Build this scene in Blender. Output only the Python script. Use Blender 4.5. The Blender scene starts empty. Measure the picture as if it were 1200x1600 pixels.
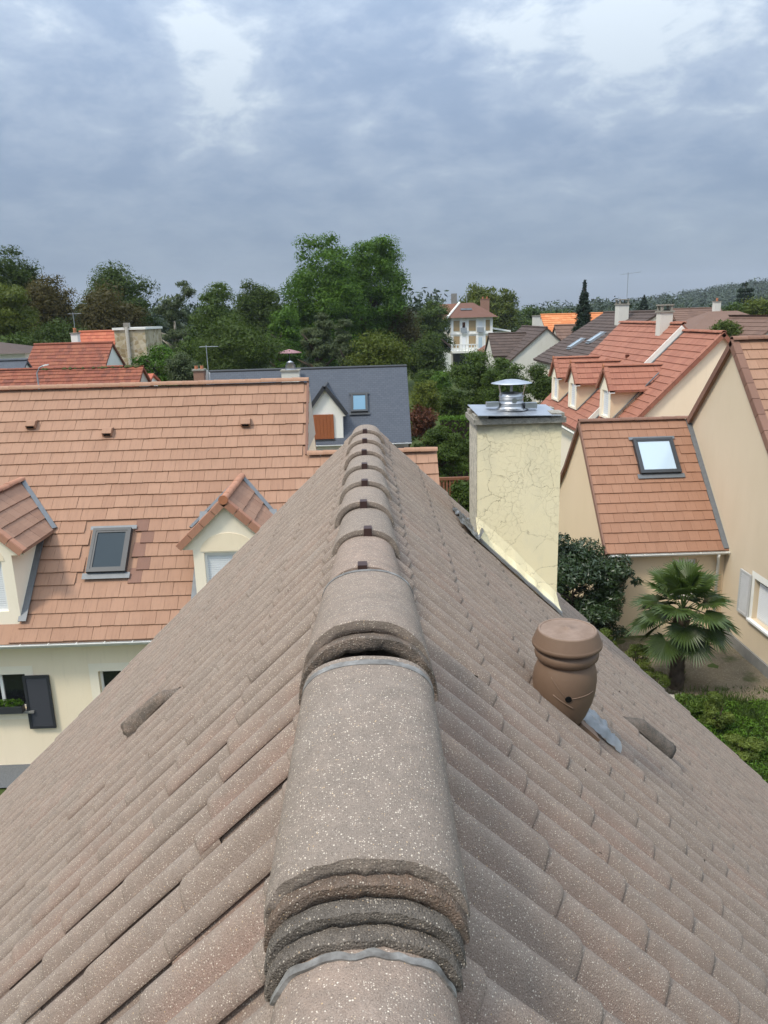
import bpy, math, random
import numpy as np
from mathutils import Vector, Matrix, noise

random.seed(7)
SC = bpy.context.scene
COL = SC.collection
R = math.radians

# ------------------------------------------------------------------ camera
F_PX, PITCH, YAW, ROLL = 1190.0, R(14.36), R(0.86), R(-1.6)
CAMP = Vector((0.038, 0.0, 10.2))
ROT = Matrix.Rotation(-YAW, 3, 'Z') @ Matrix.Rotation(math.pi/2 - PITCH, 3, 'X') @ Matrix.Rotation(ROLL, 3, 'Z')
cd = bpy.data.cameras.new('camera'); cam = bpy.data.objects.new('camera', cd); COL.objects.link(cam)
cam.matrix_world = Matrix.Translation(CAMP) @ ROT.to_4x4()
cd.sensor_fit = 'VERTICAL'; cd.sensor_height = 24.0; cd.lens = 24.0*F_PX/1600.0
cd.clip_start = 0.05; cd.clip_end = 6000.0
SC.camera = cam

# ------------------------------------------------------------------ sky, sun, exposure
SUN_EL, SUN_AZ = R(54), R(234)          # azimuth clockwise from +Y: behind the viewer's left shoulder, veiled by cloud
world = bpy.data.worlds.new('World'); SC.world = world; world.use_nodes = True
def build_world():
    nt = world.node_tree; N = nt.nodes; L = nt.links; N.clear()
    out = N.new('ShaderNodeOutputWorld'); bg = N.new('ShaderNodeBackground'); L.new(bg.outputs[0], out.inputs[0])
    bg.inputs[1].default_value = 0.094
    sky = N.new('ShaderNodeTexSky'); sky.sky_type = 'NISHITA'; sky.sun_disc = False
    sky.sun_elevation = SUN_EL; sky.sun_rotation = SUN_AZ
    tc = N.new('ShaderNodeTexCoord'); sep = N.new('ShaderNodeSeparateXYZ'); L.new(tc.outputs['Generated'], sep.inputs[0])
    def m(op, a, b=None, c=None):
        n = N.new('ShaderNodeMath'); n.operation = op
        for i, v in enumerate((a, b, c)):
            if v is None: continue
            if isinstance(v, (int, float)): n.inputs[i].default_value = v
            else: L.new(v, n.inputs[i])
        return n.outputs[0]
    z = m('MAXIMUM', sep.outputs[2], 0.0)
    zz = m('ADD', z, 0.30)
    px = m('DIVIDE', sep.outputs[0], zz); py = m('DIVIDE', sep.outputs[1], zz)
    cv = N.new('ShaderNodeCombineXYZ'); L.new(px, cv.inputs[0]); L.new(py, cv.inputs[1])
    def nz(scale, detail, rough, dist, off):
        mp = N.new('ShaderNodeMapping'); mp.inputs['Location'].default_value = off; L.new(cv.outputs[0], mp.inputs[0])
        n = N.new('ShaderNodeTexNoise'); n.inputs['Scale'].default_value = scale; n.inputs['Detail'].default_value = detail
        n.inputs['Roughness'].default_value = rough; n.inputs['Distortion'].default_value = dist
        L.new(mp.outputs[0], n.inputs['Vector']); return n.outputs[0]
    n1 = nz(2.0, 7, 0.55, 0.3, (3.1, 1.7, 0)); n2 = nz(7.5, 7, 0.6, 0.3, (7.0, 2.0, 0))
    mixn = m('ADD', m('MULTIPLY', n1, 0.66), m('MULTIPLY', n2, 0.34))
    # contrast of the cloud deck fades into an even grey towards the horizon (thick air seen edge-on)
    amp = m('MINIMUM', m('MULTIPLY', z, 3.4), 1.0)
    d = m('MULTIPLY', m('SUBTRACT', mixn, 0.485), m('ADD', m('MULTIPLY', amp, 0.85), 0.15))
    fac = m('ADD', d, 0.5)
    rp = N.new('ShaderNodeValToRGB'); L.new(fac, rp.inputs[0])
    e = rp.color_ramp.elements
    e[0].position = 0.37; e[0].color = (1.85, 2.55, 3.75, 1)
    e[1].position = 0.61; e[1].color = (4.4, 5.1, 5.9, 1)
    e.new(0.47).color = (2.25, 2.95, 4.15, 1)
    e.new(0.55).color = (3.05, 3.75, 4.85, 1)
    # deck raised towards the unseen zenith, beyond the overcast law, to light walls and roofs
    lum = m('ADD', m('MULTIPLY', m('MULTIPLY', z, z), 2.4), m('ADD', m('MULTIPLY', z, 1.25), 0.38))
    vm = N.new('ShaderNodeVectorMath'); vm.operation = 'SCALE'; L.new(rp.outputs[0], vm.inputs[0]); L.new(lum, vm.inputs['Scale'])
    wm = N.new('ShaderNodeMixRGB'); wm.blend_type = 'MULTIPLY'; L.new(m('MULTIPLY', z, 1.0), wm.inputs[0]); L.new(vm.outputs[0], wm.inputs[1]); wm.inputs[2].default_value = (1.10, 1.0, 0.86, 1)
    mx = N.new('ShaderNodeMixRGB'); mx.inputs[0].default_value = 0.92
    L.new(sky.outputs[0], mx.inputs[1]); L.new(wm.outputs[0], mx.inputs[2])
    L.new(mx.outputs[0], bg.inputs[0])
build_world()
sl = bpy.data.lights.new('sun', 'SUN'); sun = bpy.data.objects.new('sun', sl); COL.objects.link(sun)
sl.energy = 1.5; sl.angle = R(10); sl.color = (1.0, 0.91, 0.77)
sd = Vector((math.sin(SUN_AZ)*math.cos(SUN_EL), math.cos(SUN_AZ)*math.cos(SUN_EL), math.sin(SUN_EL)))
sun.rotation_euler = sd.to_track_quat('Z', 'Y').to_euler()
sun.location = (0, -20, 60)
vs = SC.view_settings; vs.view_transform = 'Standard'; vs.look = 'None'; vs.exposure = 0.98; vs.gamma = 1.0; vs.use_curve_mapping = False
SC.render.engine = 'CYCLES'; SC.cycles.max_bounces = 6; SC.cycles.transparent_max_bounces = 8
SC.cycles.use_denoising = True

# ------------------------------------------------------------------ helpers
def ray(u, v): return ROT @ Vector(((u-600)/F_PX, -(v-800)/F_PX, -1.0))
def at(u, v, Y):                                   # photo point -> world point at distance Y
    d = ray(u, v); return CAMP + d*(Y/d.y)
def proj(p):
    q = ROT.transposed() @ (Vector(p) - CAMP)
    if q.z > -0.01: return None
    return (600 + F_PX*q.x/-q.z, 800 - F_PX*q.y/-q.z, -q.z)
def sstep(a, b, x):
    t = min(1, max(0, (x-a)/(b-a))); return t*t*(3-2*t)
def zg(x, y):                                      # height of the ground
    z = 0.12 + 0.78*sstep(-3.0, 5.0, x)
    z += 1.9*sstep(45, 125, y) + 2.0*sstep(140, 300, y)
    z += 0.6*sstep(30, 60, y)*sstep(-4, -14, x)
    return z

class Ref: pass
WL = {}                                            # world location of every object we build
def tag(o, label=None, cat=None, group=None, kind=None):
    if label: o['label'] = label
    if cat: o['category'] = cat
    if group: o['group'] = group
    if kind: o['kind'] = kind
    return o
def thing(name, loc, label, cat, group=None):
    o = bpy.data.objects.new(name, None); COL.objects.link(o); o.location = loc; o.empty_display_size = 0.3
    WL[o.name] = Vector(loc); return tag(o, label, cat, group)
def link(name, me, mat, parent):
    o = bpy.data.objects.new(name, me); COL.objects.link(o)
    if mat is not None and len(me.materials) == 0: me.materials.append(mat)
    if parent is not None: o.parent = parent
    WL[o.name] = WL[parent.name].copy() if parent is not None else Vector((0, 0, 0))
    return o
def np_mesh(name, V, Q, smooth=False, attrs=None):
    V = np.asarray(V, dtype=np.float32); Q = np.asarray(Q, dtype=np.int32); k = Q.shape[1]
    me = bpy.data.meshes.new(name); me.vertices.add(len(V)); me.vertices.foreach_set('co', V.ravel())
    me.loops.add(Q.size); me.loops.foreach_set('vertex_index', Q.ravel())
    me.polygons.add(len(Q)); me.polygons.foreach_set('loop_start', np.arange(0, Q.size, k, dtype=np.int32))
    me.polygons.foreach_set('use_smooth', np.full(len(Q), bool(smooth), dtype=bool))
    for n, a in (attrs or {}).items():
        at_ = me.attributes.new(n, 'FLOAT', 'POINT'); at_.data.foreach_set('value', np.asarray(a, dtype=np.float32))
    me.update(calc_edges=True); return me
class MB:
    def __init__(s): s.v = []; s.f = []
    def face(s, *pts):
        b = len(s.v); s.v += [tuple(p) for p in pts]; s.f.append(tuple(range(b, b+len(pts)))); return s
    def obox(s, c, ax, ay, az):                    # centre and three half-axes
        c, ax, ay, az = Vector(c), Vector(ax), Vector(ay), Vector(az); b = len(s.v)
        for k in (-1, 1):
            for j in (-1, 1):
                for i in (-1, 1): s.v.append(tuple(c + ax*i + ay*j + az*k))
        for q in ((0, 2, 3, 1), (4, 5, 7, 6), (0, 1, 5, 4), (2, 6, 7, 3), (0, 4, 6, 2), (1, 3, 7, 5)): s.f.append(tuple(b+i for i in q))
        return s
    def box(s, x0, x1, y0, y1, z0, z1):
        return s.obox(((x0+x1)/2, (y0+y1)/2, (z0+z1)/2), ((x1-x0)/2, 0, 0), (0, (y1-y0)/2, 0), (0, 0, (z1-z0)/2))
    def prism(s, poly, ext):                       # polygon swept along ext
        n = len(poly); b = len(s.v); e = Vector(ext)
        s.v += [tuple(p) for p in poly] + [tuple(Vector(p)+e) for p in poly]
        s.f.append(tuple(range(b+n-1, b-1, -1))); s.f.append(tuple(range(b+n, b+2*n)))
        for i in range(n): j = (i+1) % n; s.f.append((b+i, b+j, b+n+j, b+n+i))
        return s
    def tube(s, pts, rad, n=8, cap=True):
        pts = [Vector(p) for p in pts]; b = len(s.v)
        if not hasattr(rad, '__len__'): rad = [rad]*len(pts)
        for i, p in enumerate(pts):
            t = (pts[min(i+1, len(pts)-1)] - pts[max(i-1, 0)]).normalized()
            a = t.cross(Vector((0.3, 0.9, 0.31)) if abs(t.z) > 0.8 else Vector((0, 0, 1))).normalized(); c = t.cross(a)
            for k in range(n):
                w = 2*math.pi*k/n; s.v.append(tuple(p + (a*math.cos(w) + c*math.sin(w))*rad[i]))
        for i in range(len(pts)-1):
            for k in range(n):
                l = (k+1) % n; s.f.append((b+i*n+k, b+i*n+l, b+(i+1)*n+l, b+(i+1)*n+k))
        if cap: s.f.append(tuple(b+k for k in range(n-1, -1, -1))); s.f.append(tuple(b+(len(pts)-1)*n+k for k in range(n)))
        return s
    def lathe(s, c, prof, n=32):                   # (r, z) pairs turned about a vertical axis through c
        b = len(s.v); c = Vector(c)
        for r, z in prof:
            for k in range(n): w = 2*math.pi*k/n; s.v.append((c.x + r*math.cos(w), c.y + r*math.sin(w), c.z + z))
        for i in range(len(prof)-1):
            for k in range(n): l = (k+1) % n; s.f.append((b+i*n+k, b+i*n+l, b+(i+1)*n+l, b+(i+1)*n+k))
        return s
    def wall(s, O, U, V, N, w, h, holes=(), depth=0.15):   # flat wall with rectangular openings and their reveals
        O, U, V, N = Vector(O), Vector(U), Vector(V), Vector(N)
        us = sorted({0, w, *[x for r in holes for x in r[:2]]}); vs_ = sorted({0, h, *[x for r in holes for x in r[2:4]]})
        P = lambda a, b, d=0: O + U*a + V*b - N*d
        for i in range(len(us)-1):
            for j in range(len(vs_)-1):
                a, b = (us[i]+us[i+1])/2, (vs_[j]+vs_[j+1])/2
                if any(r[0] < a < r[1] and r[2] < b < r[3] for r in holes): continue
                s.face(P(us[i], vs_[j]), P(us[i+1], vs_[j]), P(us[i+1], vs_[j+1]), P(us[i], vs_[j+1]))
        for r in holes:
            c = [(r[0], r[2]), (r[1], r[2]), (r[1], r[3]), (r[0], r[3])]
            for k in range(4):
                a, b = c[k], c[(k+1) % 4]; s.face(P(*a), P(*a, depth), P(*b, depth), P(*b))
        return s
    def build(s, name, mat, parent=None, smooth=False, base=None):
        w = WL[parent.name] if parent is not None else Vector((0, 0, 0))
        if base is not None: w = Vector(base)
        me = bpy.data.meshes.new(name); me.from_pydata([(v[0]-w.x, v[1]-w.y, v[2]-w.z) for v in s.v], [], s.f)
        if smooth: me.polygons.foreach_set('use_smooth', [True]*len(me.polygons))
        me.update(); o = link(name, me, mat, parent)
        if base is not None: o.location = Vector(base) - (WL[parent.name] if parent is not None else Vector()); WL[o.name] = Vector(base)
        return o

# ------------------------------------------------------------------ materials
class NT:
    def __init__(s, name, rough=0.8, spec=0.3, metal=0.0):
        s.m = bpy.data.materials.new(name); s.m.use_nodes = True; s.t = s.m.node_tree; s.N = s.t.nodes; s.L = s.t.links
        s.b = s.N['Principled BSDF']; s.b.inputs['Roughness'].default_value = rough; s.b.inputs['Specular IOR Level'].default_value = spec; s.b.inputs['Metallic'].default_value = metal
        s.geo = None
    def pos(s):
        if s.geo is None: s.geo = s.N.new('ShaderNodeNewGeometry')
        return s.geo.outputs['Position']
    def _in(s, sock, v):
        if v is None: return
        if hasattr(v, 'links') or isinstance(v, bpy.types.NodeSocket): s.L.new(v, sock)
        else: sock.default_value = v if not (isinstance(v, tuple) and len(v) == 3 and sock.type == 'RGBA') else (*v, 1)
    def noise(s, scale, detail=3, rough=0.55, vec=None, out=0, stretch=None):
        v = vec or s.pos()
        if stretch:
            mp = s.N.new('ShaderNodeMapping'); mp.inputs['Scale'].default_value = stretch; s.L.new(v, mp.inputs[0]); v = mp.outputs[0]
        n = s.N.new('ShaderNodeTexNoise'); n.inputs['Scale'].default_value = scale; n.inputs['Detail'].default_value = detail; n.inputs['Roughness'].default_value = rough
        s.L.new(v, n.inputs['Vector']); return n.outputs[out]
    def voro(s, scale, feature='F1', out='Distance', vec=None, rnd=1.0):
        n = s.N.new('ShaderNodeTexVoronoi'); n.feature = feature; n.inputs['Scale'].default_value = scale; n.inputs['Randomness'].default_value = rnd
        s.L.new(vec or s.pos(), n.inputs['Vector']); return n.outputs[out]
    def math(s, op, a, b=0.0, c=None, clamp=False):
        n = s.N.new('ShaderNodeMath'); n.operation = op; n.use_clamp = clamp
        s._in(n.inputs[0], a); s._in(n.inputs[1], b); s._in(n.inputs[2], c); return n.outputs[0]
    def ramp(s, fac, *stops):
        n = s.N.new('ShaderNodeValToRGB'); s._in(n.inputs[0], fac); e = n.color_ramp.elements
        def c4(c): return (c, c, c, 1) if isinstance(c, (int, float)) else (*c, 1)
        e[0].position, e[0].color = stops[0][0], c4(stops[0][1]); e[1].position, e[1].color = stops[-1][0], c4(stops[-1][1])
        for p, c in stops[1:-1]: e.new(p).color = c4(c)
        return n.outputs[0]
    def mix(s, fac, a, b, mode='MIX'):
        n = s.N.new('ShaderNodeMixRGB'); n.blend_type = mode; s._in(n.inputs[0], fac); s._in(n.inputs[1], a); s._in(n.inputs[2], b); return n.outputs[0]
    def attr(s, name):
        n = s.N.new('ShaderNodeAttribute'); n.attribute_name = name; return n.outputs['Fac']
    def rand(s):
        n = s.N.new('ShaderNodeObjectInfo'); return n.outputs['Random']
    def rnd2(s):                                   # per-object random, plus the per-piece value of joined pieces
        return s.math('FRACT', s.math('ADD', s.rand(), s.attr('rnd')))
    def col(s, v): s._in(s.b.inputs['Base Color'], v); return s
    def bump(s, h, strength=0.4, dist=0.01):
        n = s.N.new('ShaderNodeBump'); n.inputs['Strength'].default_value = strength; n.inputs['Distance'].default_value = dist
        s.L.new(h, n.inputs['Height']); s.L.new(n.outputs[0], s.b.inputs['Normal']); return s

MAT = {}
def plain(name, c, rough=0.6, spec=0.3, metal=0.0, var=0.12, scale=6.0, bump=0.0, bscale=60):
    k = NT(name, rough, spec, metal); n = k.noise(scale, 4)
    k.col(k.mix(k.math('MULTIPLY', n, 1.0), tuple(x*(1-var) for x in c), tuple(x*(1+var) for x in c)))
    if bump: k.bump(k.noise(bscale, 3), bump, 0.01)
    MAT[name] = k.m; return k.m

def concrete_tile(name, base, pink, grey, dark=0.0, speck=1.0):
    k = NT(name, 0.86, 0.25); r = k.rnd2()
    c = k.ramp(r, (0.0, tuple(x*0.86 for x in grey)), (0.3, grey), (0.6, base), (1.0, tuple(x*1.08 for x in pink)))
    c = k.mix(k.math('MULTIPLY', k.ramp(k.attr('wear_shade'), (0.35, 0.0), (0.95, 1.0)), k.ramp(k.noise(30, 4, 0.7), (0.25, 0.45), (0.7, 1.0))), c, (0.280, 0.218, 0.168))   # pink coating worn off the crowns to grey aggregate; crest-to-flank tone also paints in roll shading
    big = k.noise(1.6, 4); c = k.mix(k.math('MULTIPLY', big, 0.25), c, tuple(0.5*(a+b) for a, b in zip(base, pink)))
    c = k.mix(k.ramp(k.noise(9, 5, 0.65), (0.35, 0.0), (0.75, 0.6)), c, tuple(x*0.66 for x in grey))
    c = k.mix(k.ramp(k.noise(3.1, 6, 0.7), (0.54, 0.0), (0.70, 0.30)), c, (0.30, 0.265, 0.225))            # pale lichen bloom
    c = k.mix(k.ramp(k.noise(4.3, 6, 0.75, stretch=(1.0, 2.6, 1.0)), (0.56, 0.0), (0.70, 0.5)), c, (0.105, 0.082, 0.062))   # dark grime
    if dark: c = k.mix(k.ramp(k.noise(22, 6, 0.75), (0.42, 0.0), (0.56, dark)), c, (0.040, 0.033, 0.025))
    g = k.noise(420, 2, 0.7); c = k.mix(k.ramp(g, (0.25, 0.0), (0.7, 1.0)), k.mix(0.38, c, (0.07, 0.055, 0.045)), k.mix(0.16, c, (0.75, 0.66, 0.58)))
    d1 = k.voro(260); id1 = k.voro(260, out='Color'); sp = k.N.new('ShaderNodeSeparateColor'); k.L.new(id1, sp.inputs[0])
    fl = k.math('MULTIPLY', k.math('MULTIPLY', k.math('SUBTRACT', k.math('ADD', k.math('MULTIPLY', sp.outputs[2], 0.42), 0.06), d1), 7.0, clamp=True), k.math('GREATER_THAN', sp.outputs[0], 0.50))
    d2 = k.voro(520); i2 = k.voro(520, out='Color'); c = k.mix(k.math('MULTIPLY', k.ramp(d2, (0.15, 1.0), (0.40, 0.0)), k.ramp(i2, (0.55, 0.0), (0.75, 0.25))), c, (0.66, 0.58, 0.50))
    c = k.mix(k.math('MULTIPLY', fl, 0.70*speck), c, k.ramp(sp.outputs[1], (0.0, (0.80, 0.71, 0.58)), (0.8, (0.60, 0.50, 0.40)), (1.0, (0.55, 0.36, 0.17))))
    dk = k.math('MULTIPLY', k.ramp(d1, (0.18, 1.0), (0.36, 0.0)), k.math('LESS_THAN', sp.outputs[0], 0.20))
    c = k.mix(k.math('MULTIPLY', dk, 0.5*speck), c, (0.045, 0.038, 0.032))
    k.col(c); k.bump(k.math('ADD', k.noise(300, 3, 0.7), k.math('MULTIPLY', d1, 0.6)), 0.55 if dark < 0.3 else 0.9, 0.004 if dark < 0.3 else 0.008)
    MAT[name] = k.m; return k.m
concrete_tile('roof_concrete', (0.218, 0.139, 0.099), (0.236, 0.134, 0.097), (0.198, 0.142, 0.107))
concrete_tile('ridge_concrete', (0.285, 0.205, 0.152), (0.298, 0.200, 0.150), (0.250, 0.196, 0.152), 0.22, 1.15)
concrete_tile('ridge_old', (0.17, 0.138, 0.105), (0.25, 0.15, 0.095), (0.14, 0.122, 0.098), 0.65)
concrete_tile('ridge_rust', (0.21, 0.125, 0.075), (0.25, 0.14, 0.08), (0.17, 0.115, 0.08), 0.45)
concrete_tile('mossy_tile', (0.14, 0.10, 0.075), (0.16, 0.11, 0.08), (0.12, 0.09, 0.07), 0.95, 0.4)

def flat_tile(name, a, b, c3, streak=0.35, stain=(0.10, 0.065, 0.05)):
    k = NT(name, 0.8, 0.25); r = k.rnd2()
    c = k.ramp(r, (0.0, a), (0.35, b), (0.7, a), (1.0, c3))
    st = k.noise(7, 4, 0.6, stretch=(3.0, 0.35, 0.35)); c = k.mix(k.ramp(st, (0.48, 0.0), (0.85, streak)), c, stain)
    c = k.mix(k.ramp(k.noise(0.7, 3), (0.42, 0.0), (0.75, 0.30)), c, tuple(x*0.7 for x in a))
    k.col(c); k.bump(k.noise(40, 3), 0.25, 0.006); MAT[name] = k.m; return k.m
flat_tile('salmon_tile', (0.335, 0.192, 0.125), (0.352, 0.205, 0.135), (0.315, 0.178, 0.116))
flat_tile('salmon_dark', (0.215, 0.118, 0.085), (0.20, 0.108, 0.078), (0.235, 0.13, 0.092))
flat_tile('red_tile', (0.3168, 0.1320, 0.0862), (0.3388, 0.1452, 0.0950), (0.2904, 0.1162, 0.0774))
flat_tile('wing_tile', (0.3036, 0.1584, 0.0986), (0.3168, 0.1690, 0.1074), (0.2860, 0.1478, 0.0924), 0.25)
flat_tile('old_red_tile', (0.24, 0.075, 0.045), (0.28, 0.10, 0.055), (0.17, 0.06, 0.04), 0.7, (0.05, 0.035, 0.025))
flat_tile('orange_tile', (0.58, 0.22, 0.085), (0.52, 0.17, 0.06), (0.62, 0.28, 0.12), 0.4, (0.3, 0.13, 0.06))
flat_tile('bright_red_tile', (0.42, 0.12, 0.065), (0.46, 0.15, 0.08), (0.36, 0.10, 0.06), 0.3)
flat_tile('brown_tile', (0.085, 0.06, 0.05), (0.10, 0.07, 0.058), (0.07, 0.05, 0.042), 0.4, (0.03, 0.025, 0.02))
flat_tile('mid_brown_tile', (0.16, 0.095, 0.07), (0.18, 0.11, 0.08), (0.14, 0.085, 0.065), 0.4)
flat_tile('villa_tile', (0.18, 0.085, 0.055), (0.205, 0.098, 0.065), (0.14, 0.068, 0.048), 0.5, (0.06, 0.04, 0.03))

def render_wall(name, c, streak=0.25, dirt=(0.35, 0.28, 0.18)):
    k = NT(name, 0.9, 0.15); n = k.noise(0.9, 5, 0.6, stretch=(1.0, 1.0, 0.35))
    cc = k.mix(k.ramp(n, (0.40, 0.0), (0.85, streak)), c, tuple(x*y for x, y in zip(c, (0.78, 0.74, 0.66))))
    cc = k.mix(k.ramp(k.noise(5, 5, 0.65, stretch=(2.5, 2.5, 0.3)), (0.55, 0.0), (0.9, streak*0.5)), cc, dirt)
    k.col(cc); k.bump(k.noise(55, 4, 0.7), 0.25, 0.006); MAT[name] = k.m; return k.m
render_wall('cream_wall', (0.90, 0.77, 0.575), 0.32); render_wall('cream_light', (0.90, 0.81, 0.655), 0.2); render_wall('white_wall', (0.80, 0.79, 0.73), 0.2)
render_wall('beige_wall', (0.64, 0.535, 0.395), 0.35); render_wall('peach_wall', (0.72, 0.57, 0.39), 0.2); render_wall('grey_wall', (0.50, 0.46, 0.40), 0.3)
render_wall('old_white', (0.66, 0.64, 0.58), 0.5, (0.22, 0.2, 0.17))
plain('white_paint', (0.80, 0.80, 0.78), 0.45, 0.4, var=0.03); plain('shutter_grey', (0.46, 0.46, 0.45), 0.6, 0.3); plain('grey_metal', (0.30, 0.33, 0.36), 0.5, 0.5, 0.2)
plain('zinc', (0.15, 0.16, 0.17), 0.55, 0.4, 0.3, 0.2, 9); plain('dark_frame', (0.035, 0.038, 0.042), 0.45, 0.4)
plain('charcoal_paint', (0.028, 0.03, 0.036), 0.5, 0.4, var=0.06); plain('black_gap', (0.008, 0.008, 0.008), 0.9, 0.1)
plain('gutter', (0.66, 0.65, 0.60), 0.45, 0.4, var=0.08); plain('wood_shutter', (0.30, 0.095, 0.035), 0.5, 0.4, var=0.25, scale=14)
plain('clip_brown', (0.052, 0.027, 0.023), 0.5, 0.4, 0.2); plain('brick_far', (0.28, 0.165, 0.12), 0.9, 0.2, var=0.4, scale=20)
plain('wood_fence', (0.20, 0.085, 0.045), 0.7, 0.3, var=0.25, scale=8); plain('gravel', (0.13, 0.135, 0.14), 0.95, 0.1, var=0.6, scale=60)
plain('stone', (0.42, 0.39, 0.33), 0.9, 0.2, var=0.3, scale=14, bump=0.6, bscale=25); plain('plinth', (0.22, 0.215, 0.20), 0.9, 0.2, var=0.25, scale=5)
plain('bark', (0.085, 0.065, 0.048), 0.95, 0.1, var=0.45, scale=9, bump=0.6, bscale=20); plain('pale_bark', (0.25, 0.23, 0.19), 0.9, 0.1, var=0.4, scale=9)
plain('terracotta', (0.38, 0.15, 0.075), 0.8, 0.3, var=0.2); plain('moss', (0.07, 0.075, 0.03), 0.95, 0.1, var=0.5, scale=20)
plain('roller_shutter', (0.74, 0.76, 0.78), 0.5, 0.4, var=0.04); plain('blue_grey_metal', (0.36, 0.42, 0.50), 0.35, 0.5, 0.3)
plain('umbrella_cloth', (0.30, 0.17, 0.18), 0.8, 0.2); plain('soil_dark', (0.05, 0.04, 0.03), 0.95, 0.1, var=0.4, scale=10)
def glass(name, c, rough=0.06):
    k = NT(name, rough, 0.25 if name == 'grey_glass' else 0.6); k.col(c); MAT[name] = k.m
glass('dark_glass', (0.012, 0.014, 0.016)); glass('blue_glass', (0.09, 0.20, 0.29)); glass('pale_glass', (0.42, 0.52, 0.60), 0.12); glass('grey_glass', (0.03, 0.042, 0.05), 0.08)
def steel(name, c, rough):
    k = NT(name, rough, 0.5, 1.0); n = k.noise(18, 4); k.col(k.mix(n, tuple(x*0.8 for x in c), tuple(min(1, x*1.1) for x in c)))
    k._in(k.b.inputs['Roughness'], k.math('ADD', k.math('MULTIPLY', n, 0.2), rough-0.1)); k.bump(k.noise(9, 3), 0.12, 0.01); MAT[name] = k.m
steel('steel', (0.50, 0.51, 0.52), 0.36); steel('steel_plate', (0.50, 0.52, 0.55), 0.5); plain('alu_flash', (0.30, 0.305, 0.31), 0.4, 0.5, 0.35, 0.3, 20)
def lead():
    k = NT('lead', 0.5, 0.5, 0.7); n = k.noise(22, 5, 0.7); k.col(k.ramp(n, (0.3, (0.12, 0.125, 0.13)), (0.6, (0.30, 0.31, 0.32)), (0.8, (0.55, 0.55, 0.55)))); k.bump(k.noise(16, 4), 0.8, 0.03); MAT['lead'] = k.m
lead()
def sealant():
    k = NT('seal', 0.5, 0.4, 0.0); n = k.noise(26, 5, 0.65); k.col(k.ramp(n, (0.3, (0.09, 0.08, 0.07)), (0.55, (0.20, 0.19, 0.175)), (0.8, (0.36, 0.35, 0.33)))); k.bump(n, 0.5, 0.01); MAT['seal'] = k.m
sealant()
def cracked_render():
    k = NT('cracked_render', 0.9, 0.15); p = k.pos()
    wob = k.noise(11, 4, 0.6, out=1); mixv = k.N.new('ShaderNodeMixRGB'); mixv.blend_type = 'ADD'; mixv.inputs[0].default_value = 0.11; k.L.new(p, mixv.inputs[1]); k.L.new(wob, mixv.inputs[2]); pv = mixv.outputs[0]
    mp = k.N.new('ShaderNodeMapping'); mp.inputs['Scale'].default_value = (1, 0.6, 1); k.L.new(pv, mp.inputs[0])
    e1 = k.voro(4.2, 'DISTANCE_TO_EDGE', vec=mp.outputs[0]); e2 = k.voro(19, 'DISTANCE_TO_EDGE', vec=mp.outputs[0])
    big = k.math('MULTIPLY', k.ramp(e1, (0.0, 1.0), (0.008, 0.0)), k.ramp(k.noise(2.6, 2), (0.40, 0.0), (0.52, 1.0)))
    sep = k.N.new('ShaderNodeSeparateXYZ'); k.L.new(p, sep.inputs[0]); up = k.math('SUBTRACT', sep.outputs[2], 8.55)
    fine = k.math('MULTIPLY', k.ramp(e2, (0.0, 1.0), (0.035, 0.0)), k.ramp(k.math('ADD', k.noise(3.2, 3), k.math('MULTIPLY', up, 0.16)), (0.46, 0.0), (0.60, 0.9)))
    c = k.mix(k.noise(2.2, 5), (0.88, 0.76, 0.48), (0.90, 0.805, 0.56))
    c = k.mix(k.ramp(k.noise(4.5, 5, 0.65, stretch=(1, 1, 0.5)), (0.52, 0.0), (0.78, 0.4)), c, (0.62, 0.57, 0.42))
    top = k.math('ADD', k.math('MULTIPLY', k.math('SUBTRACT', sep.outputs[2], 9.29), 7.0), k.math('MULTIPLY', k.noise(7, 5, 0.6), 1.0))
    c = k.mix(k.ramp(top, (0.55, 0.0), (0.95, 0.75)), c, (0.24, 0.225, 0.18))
    c = k.mix(k.math('MULTIPLY', fine, 0.25), c, (0.42, 0.35, 0.22)); c = k.mix(k.math('MULTIPLY', big, 0.6), c, (0.26, 0.21, 0.13))
    k.col(c); h = k.math('SUBTRACT', k.math('MULTIPLY', k.noise(70, 3), 0.25), k.math('MAXIMUM', big, fine)); k.bump(h, 0.5, 0.008); MAT['cracked_render'] = k.m
cracked_render()
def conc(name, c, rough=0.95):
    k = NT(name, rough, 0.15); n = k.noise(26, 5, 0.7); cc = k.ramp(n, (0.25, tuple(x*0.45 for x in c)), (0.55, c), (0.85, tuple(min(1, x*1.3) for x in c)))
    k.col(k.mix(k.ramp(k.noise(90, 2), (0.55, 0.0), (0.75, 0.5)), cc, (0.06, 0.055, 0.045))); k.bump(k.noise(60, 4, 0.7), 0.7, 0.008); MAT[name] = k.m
conc('coping_concrete', (0.33, 0.31, 0.265)); conc('side_render', (0.56, 0.52, 0.42))
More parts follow.
